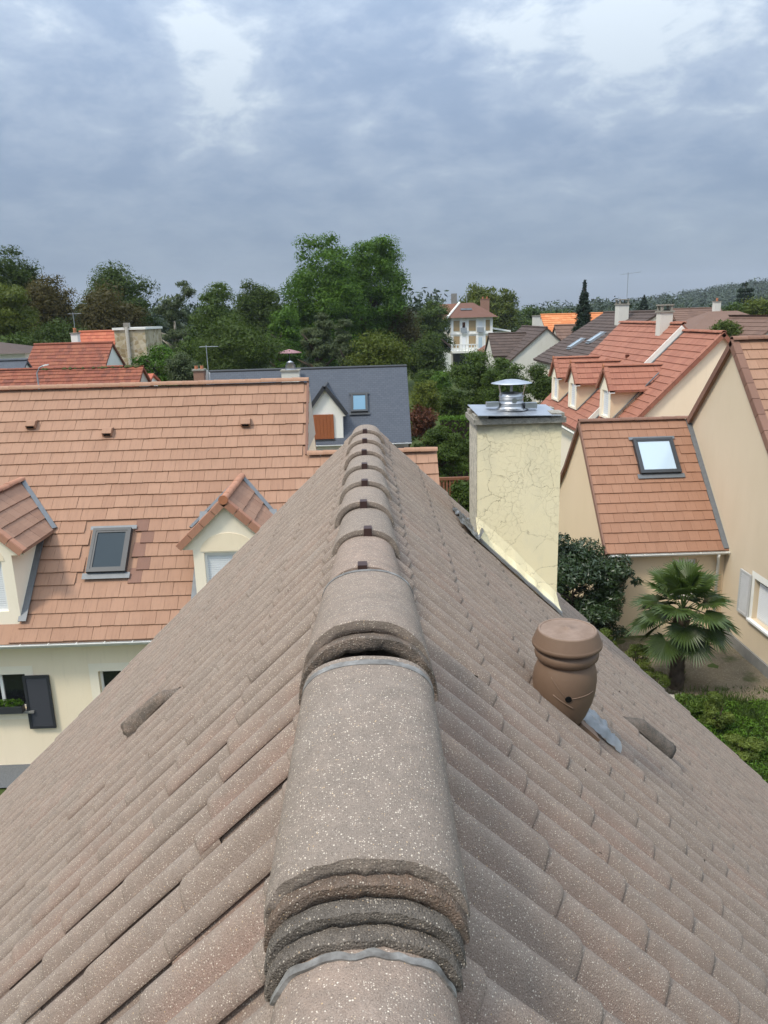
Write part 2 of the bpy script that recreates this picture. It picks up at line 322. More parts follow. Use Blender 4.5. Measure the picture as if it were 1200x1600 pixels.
def slate():
    k = NT('slate', 0.55, 0.4); p = k.pos(); mp = k.N.new('ShaderNodeMapping'); mp.inputs['Rotation'].default_value = (R(-45), 0, 0); k.L.new(p, mp.inputs[0])
    b = k.N.new('ShaderNodeTexBrick'); k.L.new(mp.outputs[0], b.inputs['Vector']); b.inputs['Scale'].default_value = 1.0; b.inputs['Brick Width'].default_value = 0.22; b.inputs['Row Height'].default_value = 0.13; b.inputs['Mortar Size'].default_value = 0.008
    b.inputs['Color1'].default_value = (0.042, 0.052, 0.072, 1); b.inputs['Color2'].default_value = (0.058, 0.068, 0.088, 1); b.inputs['Mortar'].default_value = (0.02, 0.025, 0.034, 1)
    k.col(k.mix(k.math('MULTIPLY', k.noise(1.2, 4), 0.5), b.outputs[0], (0.05, 0.06, 0.078))); k.bump(b.outputs['Fac'], -0.4, 0.01); MAT['slate'] = k.m
slate()
def rubble():
    k = NT('rubble', 0.95, 0.1); c = k.voro(3.2, out='Color'); sp = k.N.new('ShaderNodeSeparateColor'); k.L.new(c, sp.inputs[0]); e = k.voro(3.2, 'DISTANCE_TO_EDGE')
    cc = k.ramp(sp.outputs[0], (0.0, (0.26, 0.20, 0.11)), (0.5, (0.42, 0.35, 0.22)), (1.0, (0.55, 0.49, 0.36)))
    k.col(k.mix(k.ramp(e, (0.0, 0.8), (0.10, 0.0)), cc, (0.48, 0.43, 0.33))); k.bump(e, 0.5, 0.04); MAT['rubble'] = k.m
rubble()
def villa_brick():
    k = NT('ochre_brick', 0.9, 0.2); k.col(k.mix(k.noise(9, 3), (0.30, 0.215, 0.12), (0.40, 0.30, 0.17))); MAT['ochre_brick'] = k.m
villa_brick()
def vent_mat():
    k = NT('vent_brown', 0.62, 0.35); c = k.mix(k.noise(5, 4), (0.135, 0.085, 0.055), (0.170, 0.108, 0.071))
    g = k.N.new('ShaderNodeNewGeometry'); sp = k.N.new('ShaderNodeSeparateXYZ'); k.L.new(g.outputs['Normal'], sp.inputs[0])
    dust = k.math('MULTIPLY', k.ramp(sp.outputs[2], (0.55, 0.0), (0.95, 1.0)), k.ramp(k.noise(16, 5, 0.7), (0.35, 0.3), (0.75, 0.95)))
    k.col(k.mix(k.math('MULTIPLY', dust, 0.8), c, (0.30, 0.215, 0.165))); k.bump(k.noise(70, 3), 0.12, 0.004); MAT['vent_brown'] = k.m
vent_mat()
def leaf(name, dark, light, trans=0.25, rough=0.6, spec=0.25):
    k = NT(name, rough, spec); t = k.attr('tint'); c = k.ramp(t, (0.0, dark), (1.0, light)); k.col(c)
    tr = k.N.new('ShaderNodeBsdfTranslucent'); k._in(tr.inputs[0], k.mix(1.0, c, (1.3, 1.35, 0.6), 'MULTIPLY')); ms = k.N.new('ShaderNodeMixShader'); ms.inputs[0].default_value = trans
    k.L.new(k.b.outputs[0], ms.inputs[1]); k.L.new(tr.outputs[0], ms.inputs[2]); k.L.new(ms.outputs[0], k.N['Material Output'].inputs[0]); MAT[name] = k.m
leaf('leaf_mid', (0.030, 0.055, 0.008), (0.110, 0.170, 0.024)); leaf('leaf_dark', (0.026, 0.046, 0.007), (0.084, 0.128, 0.018)); leaf('leaf_bright', (0.034, 0.080, 0.006), (0.120, 0.225, 0.018))
leaf('leaf_yellow', (0.06, 0.085, 0.008), (0.20, 0.22, 0.03)); leaf('leaf_brown', (0.045, 0.040, 0.010), (0.135, 0.105, 0.028)); leaf('leaf_grey', (0.045, 0.066, 0.026), (0.140, 0.170, 0.080))
leaf('leaf_laurel', (0.010, 0.022, 0.008), (0.040, 0.070, 0.022), 0.12, 0.38, 0.5); leaf('leaf_conifer', (0.010, 0.022, 0.013), (0.034, 0.056, 0.034), 0.1); leaf('leaf_red', (0.06, 0.03, 0.014), (0.17, 0.055, 0.03))
leaf('palm_leaf', (0.024, 0.042, 0.010), (0.085, 0.130, 0.028), 0.2, 0.42, 0.4); leaf('leaf_shrub', (0.05, 0.075, 0.012), (0.15, 0.19, 0.035)); leaf('grass_blade', (0.025, 0.048, 0.010), (0.085, 0.13, 0.025))
leaf('leaf_forest', (0.020, 0.036, 0.020), (0.055, 0.078, 0.040), 0.1)
def grass_ground():
    k = NT('grass_ground', 0.95, 0.1); c = k.mix(k.noise(0.35, 5, 0.6), (0.035, 0.060, 0.014), (0.075, 0.095, 0.028)); c = k.mix(k.ramp(k.noise(3, 4), (0.45, 0.0), (0.75, 0.6)), c, (0.10, 0.085, 0.05)); k.col(c); k.bump(k.noise(20, 4), 0.6, 0.05); MAT['grass_ground'] = k.m
    k = NT('dry_soil', 0.95, 0.1); c = k.mix(k.noise(2.2, 6, 0.65), (0.10, 0.078, 0.052), (0.23, 0.19, 0.13)); c = k.mix(k.ramp(k.noise(26, 4, 0.7), (0.5, 0.0), (0.72, 0.85)), c, (0.33, 0.28, 0.20)); c = k.mix(k.ramp(k.noise(1.3, 3), (0.56, 0.0), (0.7, 0.8)), c, (0.05, 0.07, 0.018)); k.col(c); k.bump(k.noise(30, 5, 0.7), 0.8, 0.03); MAT['dry_soil'] = k.m
grass_ground()

# ------------------------------------------------------------------ ground
def make_ground():
    xs = np.concatenate([np.linspace(-2500, -120, 16), np.linspace(-100, -30, 12), np.linspace(-28, 28, 57), np.linspace(30, 100, 12), np.linspace(120, 2500, 16)])
    ys = np.concatenate([np.linspace(-400, -20, 8), np.linspace(-15, 60, 76), np.linspace(65, 320, 40), np.linspace(350, 3000, 18)])
    V = [(x, y, zg(x, y)) for y in ys for x in xs]; n = len(xs)
    Q = [(j*n+i, j*n+i+1, (j+1)*n+i+1, (j+1)*n+i) for j in range(len(ys)-1) for i in range(n-1)]
    o = link('ground', np_mesh('ground', V, Q, True), MAT['grass_ground'], None); tag(o, kind='structure')
make_ground()

# ------------------------------------------------------------------ own house: roof under the camera
A = R(44); CA, SA = math.cos(A), math.sin(A); APEX = 10.2 - 0.89
XE, Y0, Y1 = 4.55, -1.6, 7.0
house = thing('house', (0, 3, 0), 'house with weathered pinkish brown concrete tiles and rounded ridge running away from the viewer', 'house')
def own_house_body():
    zt = lambda x: APEX - abs(x)*SA/CA - 0.27
    mb = MB(); xw = 4.2
    pr = [(-xw, Y0+0.25, 0.0), (xw, Y0+0.25, 0.0), (xw, Y0+0.25, zt(xw)), (0, Y0+0.25, zt(0)), (-xw, Y0+0.25, zt(xw))]
    mb.prism(pr, (0, Y1-Y0-0.5, 0)); mb.build('wall', MAT['cream_wall'], house)
    mb = MB()
    for s in (-1, 1):
        d = 0.17
        mb.prism([(0, Y0+0.05, APEX-d), (s*XE, Y0+0.05, APEX-d-XE*SA/CA), (s*XE, Y0+0.05, APEX-d-0.07-XE*SA/CA), (0, Y0+0.05, APEX-d-0.07)], (0, Y1-Y0-0.1, 0))
    return mb.build('roof', MAT['wood_fence'], house)
own_roof = own_house_body()

TW, TG, TL = 0.328, 0.380, 0.455                     # tile cover width, gauge, length
def roll_tile():
    H, t = 0.060, 0.011
    xs = np.linspace(-0.008, TW+0.006, 37)
    def prof(x):
        u = x/TW
        z = H*(0.5+0.5*math.cos(4*math.pi*(u-0.385)))**0.78
        z -= 0.026*(1-sstep(0.0, 0.11, u))
        return z
    st = [(TL, 0.0), (0.20, 0.0), (0.030, 0.0), (0.012, -0.0005), (0.004, -0.0025), (0.0, -0.006), (0.001, -t)]
    V = []; Q = []; n = len(xs)
    for y, dz in st:
        for x in xs: V.append((x, y + 0.006*math.sin(x*22), prof(x)+dz))
    for j in range(len(st)-1):
        for i in range(n-1): Q.append(((j+1)*n+i, (j+1)*n+i+1, j*n+i+1, j*n+i))
    b = len(V)                                      # free side edge, ends short of the next tile so that a dark slit stays open
    for y, dz in st[:-1]: V.append((xs[-1]+0.0005, y, prof(xs[-1])+dz-0.0075 if dz > -0.005 else prof(xs[-1])-0.012))
    for j in range(len(st)-2): Q.append((j*n+n-1, (j+1)*n+n-1, b+j+1, b+j))
    wear_shade = [max(0.0, min(1.0, prof(v[0])/H)) for v in V]  # by profile height: worn crowns plus painted roll shading
    return np.array(V), np.array(Q), np.array(wear_shade)
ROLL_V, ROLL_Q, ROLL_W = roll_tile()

def lay_tiles(parent, name, V, Q, mat, mats, limit, smooth, stuffname, alt=None, wear_shade=None):
    """mats: world matrices; the `limit` largest in view become parts, the rest one joined part"""
    me = np_mesh(name, V, Q, smooth, {'wear_shade': wear_shade} if wear_shade is not None else None); me.materials.append(mat); me2 = None
    rank = []
    for i, (M, vis) in enumerate(mats):
        p = M.translation; q = proj(p); inside = q is not None and -60 < q[0] < 1260 and -60 < q[1] < 1680
        rank.append(((0 if (inside and vis) else 1), (p-CAMP).length, i))
    rank.sort(); keep = {r[2] for r in rank[:limit]}; w = WL[parent.name]
    JV = []; JQ = []; JR = []; n = len(V); cnt = 0; Vh = np.c_[V, np.ones(len(V))]
    for i, (M, vis) in enumerate(mats):
        if i in keep:
            o = bpy.data.objects.new(name, me if alt is None or not alt(M.translation) else alt.me); COL.objects.link(o); o.parent = parent
            o.matrix_local = Matrix.Translation(-w) @ M; WL[o.name] = M.translation.copy()
        else:
            P = (Vh @ np.array(M).T)[:, :3] - np.array(w); JV.append(P); JQ.append(Q + cnt*n); JR.append(np.full(n, random.random())); cnt += 1
    if cnt:
        m = np_mesh(stuffname, np.vstack(JV), np.vstack(JQ), smooth, dict({'rnd': np.concatenate(JR)}, **({'wear_shade': np.tile(wear_shade, cnt)} if wear_shade is not None else {}))); o = link(stuffname, m, mat, parent); tag(o, kind='stuff')

def own_tiles():
    mats = []; ncol = int(round((Y1-Y0)/TW)); nrow = 17
    for side in (-1, 1):
        xh = Vector((0, side, 0)); yh = Vector((-side*CA, 0, SA)); zh = Vector((side*SA, 0, CA))
        for r in range(nrow):
            xb = 0.21 + r*TG*CA                     # horizontal distance of the lower tile edge from the ridge; the first course is cut short
            sag = 0.0
            for c in range(ncol):
                yy = Y1 - (c+1)*TW if side > 0 else Y1 - c*TW
                vis = True
                if side > 0 and 0.86 < xb-0.10 and xb-0.35 < 1.50 and 5.9 < yy+TW/2 < 6.25: continue
                P = Vector((side*xb, yy, APEX - xb*SA/CA)) + zh*(-0.062 + random.gauss(0, 0.0011))
                M = Matrix((xh, yh, zh)).transposed().to_4x4()
                tilt = math.atan2(0.0095, TG) + random.gauss(0, R(0.15))
                M = Matrix.Translation(P + xh*random.gauss(0, 0.0012) + yh*random.gauss(0, 0.0045)) @ M @ Matrix.Rotation(-tilt, 4, 'X') @ Matrix.Rotation(random.gauss(0, R(0.5)), 4, 'Y') @ Matrix.Rotation(random.gauss(0, R(0.22)), 4, 'Z')
                if r == 0: M = M @ Matrix.Diagonal((1, 0.42, 1, 1))
                mats.append((M, vis))
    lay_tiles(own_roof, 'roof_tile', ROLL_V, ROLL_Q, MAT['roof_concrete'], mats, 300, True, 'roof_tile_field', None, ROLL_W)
own_tiles()

# ------------------------------------------------------------------ ridge tiles
def arc_tile(near, far, t, rough=0.0, seed=0, nseg=26, wearn=0.004):
    """half-round tapered tile: near/far = (x, y, crown z, base z, half width); returns verts, quads"""
    rs = random.Random(seed)
    def arc(E, k, inset):
        x, y, zc, zb, hw = E; h = zc-zb-inset; w = hw-inset; a = math.pi*k/nseg
        c = math.cos(a); s = math.sin(a); p = 2.25                     # slightly squared half-round
        rr = (abs(c)**p + abs(s)**p)**(-1/p)
        return Vector((x - w*c*rr, y, zb + h*s*rr))
    ny = 9; V = []; Q = []; ln = far[1]-near[1]; n = nseg+1
    face_rows = [(0.16, t), (0.0, t), (0.0, t*0.55), (0.0015/ln, 0.003)]          # underside and end face
    skin_rows = [(0.0015/ln, 0.003), (0.009/ln, 0.0), (0.03/ln, 0.0)] + [(j/ny, 0.0) for j in range(1, ny+1)]
    rows = face_rows + skin_rows
    for r, (f, ins) in enumerate(rows):
        E = tuple(a + (b-a)*f for a, b in zip(near, far))
        for k in range(nseg+1):
            p = arc(E, k, ins); q = noise.noise(Vector((p.x*55+seed*7, near[1]*9+ins*40, p.z*55)))
            if 1 <= r <= 5: p.y += q*wearn*0.8 + noise.noise(Vector((k*0.5+seed*3, 1.0, 5.0)))*wearn; p.z += q*rough*(0.45 if r in (1, 2) else 0.2)
            elif r > 5: p.z += noise.noise(Vector((p.x*12, p.y*12, seed)))*rough*0.2
            V.append(p)
    for r in range(len(rows)-1):
        if r == len(face_rows)-1: continue                                        # crisp arris between end face and skin
        for k in range(nseg): Q.append((r*n+k, r*n+k+1, (r+1)*n+k+1, (r+1)*n+k))
    b = len(V)                                        # long lower edges
    for e in (0, nseg):
        for r in range(1, len(rows)):
            f = rows[r][0]; E = tuple(a + (c-a)*f for a, c in zip(near, far)); V.append(arc(E, e, 0) + Vector(((1 if e == 0 else -1)*t, 0, 0)))
    m = len(rows)-1
    for s_, e in ((0, 0), (1, nseg)):
        for r in range(m-1):
            i0, i1 = (r+1)*n+e, (r+2)*n+e; j0, j1 = b+s_*m+r, b+s_*m+r+1
            Q.append((i0, i1, j1, j0) if s_ == 0 else (i1, i0, j0, j1))
    return V, Q
def ridge_part(name, near, far, t, mat, rough=0.004, seed=0, wearn=0.004, label=None):
    V, Q = arc_tile(near, far, t, rough, seed, 26, wearn); w = WL[own_roof.name]
    me = np_mesh(name, [tuple(v-w) for v in V], Q, True); o = link(name, me, MAT[mat], own_roof)
    if label: o['label'] = label
    return o
def arc_band(name, E, dy, t, mat, seed=0, lift=0.003, wob=0.004, span=(0, 26)):   # strip lying over an arc
    mb = MB(); x, y, zc, zb, hw = E; n = 40; pts = []
    for k in range(n+1):
        a = math.pi*(span[0] + (span[1]-span[0])*k/n)/26; c, s = math.cos(a), math.sin(a); rr = (abs(c)**2.25+abs(s)**2.25)**(-1/2.25)
        q = noise.noise(Vector((k*0.35+seed, seed*3.1, 0)))*wob
        P = lambda d: Vector((x-(hw+d)*c*rr, 0, zb+(zc-zb+d)*s*rr))
        pts.append((P(lift-0.012)+Vector((0, y+q, 0)), P(lift+t)+Vector((0, y+q, 0)), P(lift+t)+Vector((0, y+dy+q*1.6, 0)), P(lift-0.012)+Vector((0, y+dy+q*1.6, 0))))
    for a, b in zip(pts, pts[1:]):
        for i in range(4): j = (i+1) % 4; mb.face(a[i], b[i], b[j], a[j])
    mb.face(*pts[0]); mb.face(*pts[-1][::-1])
    return mb.build(name, MAT[mat], own_roof, True)
def own_ridge():
    HW, ZC, ZB, P, L = 0.153, 9.282, 9.150, 0.52, 0.585
    for k in range(-8, 8):
        y = 2.77 + k*P; j = random.gauss(0, 0.004)
        if y < -1.8: continue
        far_y = min(y+L, 7.04)
        o = ridge_part('ridge_tile', (j, y, ZC+random.gauss(0, 0.002), ZB-0.01, HW+0.004), (j*0.5, far_y, ZC-0.036, ZB-0.012, HW-0.022), 0.032, 'ridge_concrete', 0.004, k+20)
        if k >= 0:                                     # brown fixing clip hooked over the near edge
            x = j + random.gauss(0, 0.006)-0.003; mb = MB()
            mb.box(x-0.018, x+0.018, y-0.004, y+0.045, ZC-0.002, ZC+0.0035); mb.box(x-0.018, x+0.018, y-0.0075, y-0.004, ZC-0.048, ZC+0.0035)
            mb.box(x-0.018, x+0.018, y-0.0075, y+0.03, ZC-0.052, ZC-0.048)
            mb.build('ridge_clip', MAT['clip_brown'], own_roof)
    # two loose tiles laid over the ridge, their far edge bedded in sealant
    n2, f2 = (0.010, 1.79, 9.464, 9.290, 0.170), (0.012, 2.38, 9.394, 9.285, 0.151)
    ridge_part('ridge_tile', n2, f2, 0.034, 'ridge_concrete', 0.006, 51, 0.008, 'doubled ridge tile with a mossy front edge')
    ridge_part('ridge_tile', (0.012, 1.752, 9.432, 9.252, 0.178), (0.010, 2.33, 9.358, 9.235, 0.155), 0.036, 'ridge_old', 0.010, 52, 0.012, 'lower mossy ridge tile of the doubled pair')
    arc_band('sealant_strip', (f2[0], f2[1]-0.012, f2[2]+0.001, f2[3], f2[4]), 0.016, 0.002, 'seal', 1, 0.0005, 0.002)
    # stack of four nearest the viewer
    n1, f1 = (0.007, 1.04, 9.366, 9.240, 0.170), (0.012, 1.69, 9.412, 9.322, 0.156)
    ridge_part('ridge_tile', n1, f1, 0.031, 'ridge_concrete', 0.006, 61, 0.008, 'topmost ridge tile of the stack nearest the viewer')
    for i, (y, zc, zb, hw, m) in enumerate(((1.018, 9.335, 9.212, 0.168, 'ridge_rust'), (0.992, 9.306, 9.190, 0.162, 'ridge_old'), (0.966, 9.279, 9.170, 0.157, 'ridge_old'))):
        o = ridge_part('ridge_tile', (0.006-0.003*i, y, zc, zb, hw), (0.01, y+0.55, zc+0.03, zb+0.06, hw-0.02), 0.024, m, 0.006, 62+i, 0.006, ['reddish brown second tile of the stacked ridge tiles', 'grey third tile of the stacked ridge tiles', 'dark mossy lowest tile of the stacked ridge tiles'][i])
    arc_band('sealant_strip', (f1[0], 1.648, 9.4090, 9.3163, 0.1569), 0.026, 0.0012, 'seal', 2, 0.0006, 0.003)
    arc_band('sealant_strip', (0.0, 0.944, 9.268, 9.152, 0.148), 0.014, 0.004, 'seal', 3, -0.004, 0.007, (2.5, 23.5))
    # mortar nib in the middle of the stack
    mb = MB()
    for (x, y, z, r) in ((0.012, 0.985, 9.262, 0.018), (0.008, 1.010, 9.292, 0.015)):
        mb.lathe((x, y, z), [(0.001, -r*1.5), (r*0.8, -r), (r, 0), (r*0.7, r*0.7), (0.001, r)], 10)
    mb.build('mortar_nib', MAT['ridge_old'], own_roof, True)
own_ridge()

# ------------------------------------------------------------------ chimney
def own_chimney():
    x0, x1, y0, y1, zt = 0.868, 1.524, 5.86, 6.29, 9.375
    zr = lambda x: APEX - x*SA/CA
    mb = MB()
    nx, nz = 12, 14
    mb.prism([(x0, y0, zr(x0)-0.3), (x1, y0, zr(x1)-0.3), (x1, y0, zt), (x0, y0, zt)], (0, y1-y0, 0))
    ch = mb.build('chimney', MAT['cracked_render'], house); ch['label'] = 'yellow rendered chimney with cracked plaster and steel rain cap'
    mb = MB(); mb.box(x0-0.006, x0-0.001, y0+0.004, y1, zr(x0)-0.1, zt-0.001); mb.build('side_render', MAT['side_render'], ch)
    # plaster skirt following the slope along the foot
    mb = MB(); n = 22; V = []
    top = []; bot = []
    for i in range(n+1):
        f = i/n; x = x0-0.012 + (x1-x0+0.035)*f; q = noise.noise(Vector((x*14, 0, 3)))*0.012
        top.append(Vector((min(x, x1+0.002), y0-0.004, zr(x)+0.155 + 0.02*math.sin(f*5)+q*0.6))); bot.append(Vector((x+0.01, y0-0.075-q*1.5, zr(x)+0.012+q)))
    for i in range(n):
        mid0 = top[i]*0.45+bot[i]*0.55+Vector((0, 0.018, -0.012)); mid1 = top[i+1]*0.45+bot[i+1]*0.55+Vector((0, 0.018, -0.012))
        mb.face(bot[i], bot[i+1], mid1, mid0); mb.face(mid0, mid1, top[i+1], top[i])
        mb.face(bot[i]+Vector((0, 0.02, -0.05)), bot[i+1]+Vector((0, 0.02, -0.05)), bot[i+1], bot[i])
    mb.build('plaster_skirt', MAT['cracked_render'], ch, True)
    mb = MB()
    for i in range(n):
        a, b = bot[i], bot[i+1]; mb.face(a+Vector((0, -0.014, -0.002)), b+Vector((0, -0.014, -0.002)), b+Vector((0, 0.0, 0.006)), a+Vector((0, 0.0, 0.006)))
        mb.face(a+Vector((0, -0.014, -0.03)), b+Vector((0, -0.014, -0.03)), b+Vector((0, -0.014, -0.002)), a+Vector((0, -0.014, -0.002)))
    mb.build('flashing', MAT['alu_flash'], ch, True)
    # crumpled lead on the upslope-left corner
    V = []; Q = []; nu, nv = 26, 30
    for j in range(nv+1):
        for i in range(nu+1):
            u, v = i/nu, j/nv; x = x0-0.15+u*0.19; y = y0-0.13+v*0.55
            z = zr(x)+0.014+0.026*noise.noise(Vector((x*16, y*13, 1)))+0.012*noise.noise(Vector((x*45, y*40, 5)))+0.10*sstep(0.72, 1.0, u)
            x += 0.05*noise.noise(Vector((y*11, 2, 0)))*(1-u)
            V.append(Vector((x, y, z))-WL[own_roof.name])
    for j in range(nv):
        for i in range(nu): a = j*(nu+1)+i; Q.append((a, a+1, a+nu+2, a+nu+1))
    link('lead_flashing', np_mesh('lead_flashing', V, Q, True), MAT['lead'], ch)
    # coping
    c0, c1, d0, d1 = x0-0.035, x1+0.026, y0-0.035, y1+0.035
    mb = MB(); mb.box(c0, c1, d0, d1, zt, zt+0.042); o = mb.build('coping', MAT['coping_concrete'], ch)
    for (a, b, c, d, h) in ((c0+0.012, c0+0.115, d0+0.015, d0+0.20, 0.028), (c1-0.11, c1-0.012, d0+0.015, d0+0.20, 0.032), (c0+0.012, c0+0.115, d1-0.15, d1-0.015, 0.03), (c1-0.11, c1-0.012, d1-0.15, d1-0.015, 0.03)): MB().box(a, b, c, d, zt+0.042, zt+0.042+h).build('coping_block', MAT['coping_concrete'], ch)
    mb = MB(); mb.box(c0+0.14, c1-0.14, d0+0.09, d1-0.05, zt+0.042, zt+0.062); mb.build('flue_opening', MAT['black_gap'], ch)
    zp = zt+0.082; cx, cy = 1.165, 6.06
    mb = MB(); mb.obox((cx+0.01, cy-0.03, zp), (0.325, 0.012, -0.010), (-0.01, 0.235, 0.016), (0, 0, 0.0025)); mb.build('cover_plate', MAT['steel_plate'], ch)
    mb = MB(); mb.lathe((cx, cy, zp), [(0.135, 0.004), (0.118, 0.012), (0.100, 0.022), (0.096, 0.05), (0.100, 0.052), (0.100, 0.058), (0.094, 0.062), (0.094, 0.10), (0.099, 0.103), (0.099, 0.112), (0.094, 0.116), (0.094, 0.132), (0.086, 0.134), (0.086, 0.05)], 36); mb.build('flue_collar', MAT['steel'], ch, True)
    mb = MB()
    for a in (R(200), R(330), R(80)):
        b = Vector((cx+0.088*math.cos(a), cy+0.088*math.sin(a), zp+0.09)); t = Vector((cx+0.115*math.cos(a), cy+0.115*math.sin(a), zp+0.212)); d = Vector((-math.sin(a), math.cos(a), 0))
        mb.obox((b+t)/2, d*0.011, (t-b)/2, d.cross(t-b).normalized()*0.0012)
    mb.build('cowl_strut', MAT['steel'], ch)
    mb = MB(); mb.lathe((cx, cy, zp+0.212), [(0.003, 0.030), (0.06, 0.024), (0.12, 0.010), (0.160, 0.0), (0.162, -0.004), (0.12, 0.004), (0.003, 0.02)], 40); mb.build('cowl_disc', MAT['steel_plate'], ch, True)
    mb = MB(); mb.box(cx-0.20, cx-0.10, cy-0.03, cy+0.03, zp+0.03, zp+0.066); mb.box(cx+0.10, cx+0.195, cy-0.06, cy+0.0, zp+0.012, zp+0.056); mb.box(cx-0.01, cx+0.025, cy-0.102, cy-0.094, zp+0.066, zp+0.094); mb.build('bracket', MAT['steel'], ch)
own_chimney()

# ------------------------------------------------------------------ terracotta coloured plastic roof vent and vent tiles
Y3_ = Vector((0, 1, 0))
def own_vent():
    cx, cy = 0.893, 3.16; zr = APEX - cx*SA/CA
    c = Vector((cx, cy, 8.826))
    mb = MB()
    for band in ([(0.001, 0.007), (0.012, 0.007), (0.018, 0.001), (0.06, -0.001), (0.118, -0.005)], [(0.118, -0.005), (0.121, -0.001), (0.127, -0.002), (0.131, -0.007)], [(0.131, -0.007), (0.143, -0.034), (0.152, -0.058)], [(0.152, -0.058), (0.155, -0.062), (0.155, -0.074), (0.150, -0.079)], [(0.150, -0.079), (0.144, -0.066), (0.10, -0.05)]): mb.lathe(c, band, 48)
    v = mb.build('roof_vent', MAT['vent_brown'], house, True); v['label'] = 'brown plastic roof vent with a mushroom cap'
    mb = MB(); mb.lathe(c, [(0.10, -0.060), (0.112, -0.086), (0.138, -0.100), (0.143, -0.112), (0.140, -0.130), (0.126, -0.146), (0.118, -0.150), (0.10, -0.15)], 48); mb.build('collar', MAT['vent_brown'], v, True)
    # swivelling spherical neck that narrows into the tile below
    prof = [(0.112, -0.140), (0.128, -0.165), (0.139, -0.20), (0.143, -0.24), (0.142, -0.29), (0.134, -0.34), (0.112, -0.41), (0.07, -0.49)]
    V = []; Q = []; n = 40
    for i, (r, z) in enumerate(prof):
        for k in range(n):
            a = 2*math.pi*k/n; f = max(0, -z-0.15)
            V.append((c.x + r*math.cos(a) - f*0.06, c.y + r*math.sin(a), c.z+z))
    for i in range(len(prof)-1):
        for k in range(n): l = (k+1) % n; Q.append((i*n+k, (i+1)*n+k, (i+1)*n+l, i*n+l))
    w = WL[house.name]; link('neck', np_mesh('neck', [tuple(Vector(p)-w) for p in V], Q, True), MAT['vent_brown'], v)
    mb = MB()                                           # moulded seam and its screw socket
    for (a0, z0, a1, z1, h) in ((228, -0.185, 262, -0.275, 0.002), (262, -0.275, 318, -0.262, 0.002), (236, -0.262, 276, -0.325, 0.003)):
        pts = []
        for k in range(9):
            f = k/8; a = R(a0+(a1-a0)*f); z = z0+(z1-z0)*f
            r = np.interp(-z, [-p[1] for p in prof], [p[0] for p in prof])+h*0.3; pts.append((c.x+r*math.cos(a)-max(0, -z-0.15)*0.06, c.y+r*math.sin(a), c.z+z))
        mb.tube(pts, h, 6)
    mb.build('seam', MAT['vent_brown'], v, True)
    a = R(264); z = -0.275; r = np.interp(0.275, [-p[1] for p in prof], [p[0] for p in prof]); P = Vector((c.x+r*math.cos(a)-0.008, c.y+r*math.sin(a), c.z+z)); nn = Vector((math.cos(a), math.sin(a), -0.15)).normalized()
    mb = MB(); mb.tube([P-nn*0.004, P+nn*0.004], 0.0145, 16); mb.build('screw_socket', MAT['black_gap'], v)
    # base tile and folded aluminium apron running down the slope
    yh = Vector((-CA, 0, SA)); zh = Vector((SA, 0, CA)); B = lambda x, y, n: Vector((x, y, APEX-x*SA/CA)) + zh*n
    MB().obox(B(1.0, 3.16, -0.012), Vector((CA, 0, -SA))*0.06, Y3_*0.07, zh*0.012).build('base_tile', MAT['vent_brown'], v)
    V = []; Q = []; nu, nv = 34, 24                      # thin sheet dressed over two rolls, crumpled by hand
    for j in range(nv+1):
        for i in range(nu+1):
            u, w_ = i/nu, j/nv; x = 0.90+0.27*w_ - 0.07*u*w_; y = 3.17+0.185*u
            h = 0.040*abs(math.sin(math.pi*(u*2.0+0.02)))**0.8 + 0.010*noise.noise(Vector((u*7, w_*11, 2))) + 0.005*noise.noise(Vector((u*19, w_*25, 7))) + 0.004*math.sin(w_*60)*sstep(0.75, 0.85, w_)
            V.append(tuple(B(x, y, h-0.004) - WL[house.name]))
    for j in range(nv):
        for i in range(nu): a = j*(nu+1)+i; Q.append((a, a+nu+1, a+nu+2, a+1))
    link('apron', np_mesh('apron', V, Q, True), MAT['alu_flash'], v)
own_vent()
def vent_tile(side, y, xa, xb, r0, r1, mat, label, seed):
    zh = Vector((side*SA, 0, CA)); yh = Vector((-side*CA, 0, SA)); xh = Vector((0, 1, 0)); V = []; Q = []; nr, nk = 14, 16
    w = WL[own_roof.name]
    for shell in (0, 1):
        for i in range(nr+1):
            f = i/nr; x = xa+(xb-xa)*f; r = (r0+(r1-r0)*f)*(0.75+0.25*sstep(0.0, 0.35, f)) - 0.014*shell
            for k in range(nk+1):
                a = math.pi*k/nk; q = noise.noise(Vector((f*9+seed, a*3, shell)))*0.006
                rag = 0.012*noise.noise(Vector((a*5, seed, 1)))*(f > 0.97)
                V.append(Vector((side*(x+rag), y, APEX-x*SA/CA)) + xh*(math.cos(a)*(r+q)) + zh*(math.sin(a)*(r*1.05+q)-0.012-0.05*(1-sstep(0, 0.3, f))) - w)
    n = nk+1; b = (nr+1)*n
    for i in range(nr):
        for k in range(nk):
            Q.append((i*n+k, i*n+k+1, (i+1)*n+k+1, (i+1)*n+k)); Q.append((b+i*n+k, b+(i+1)*n+k, b+(i+1)*n+k+1, b+i*n+k+1))
    for k in range(nk): Q.append((nr*n+k, nr*n+k+1, b+nr*n+k+1, b+nr*n+k))
    o = link('vent_tile', np_mesh('vent_tile', [tuple(v) for v in V], Q, True), MAT[mat], own_roof); o['label'] = label
vent_tile(1, 4.12, 1.53, 1.80, 0.055, 0.068, 'mossy_tile', 'dark lichen covered vent tile below the brown vent', 3)
vent_tile(-1, 3.86, 1.08, 1.36, 0.044, 0.070, 'ridge_old', 'mossy broken vent tile on the left slope', 8)
vent_tile(-1, 3.56, 2.46, 2.76, 0.055, 0.085, 'roof_concrete', 'vent tile at the left edge of the photo', 15)
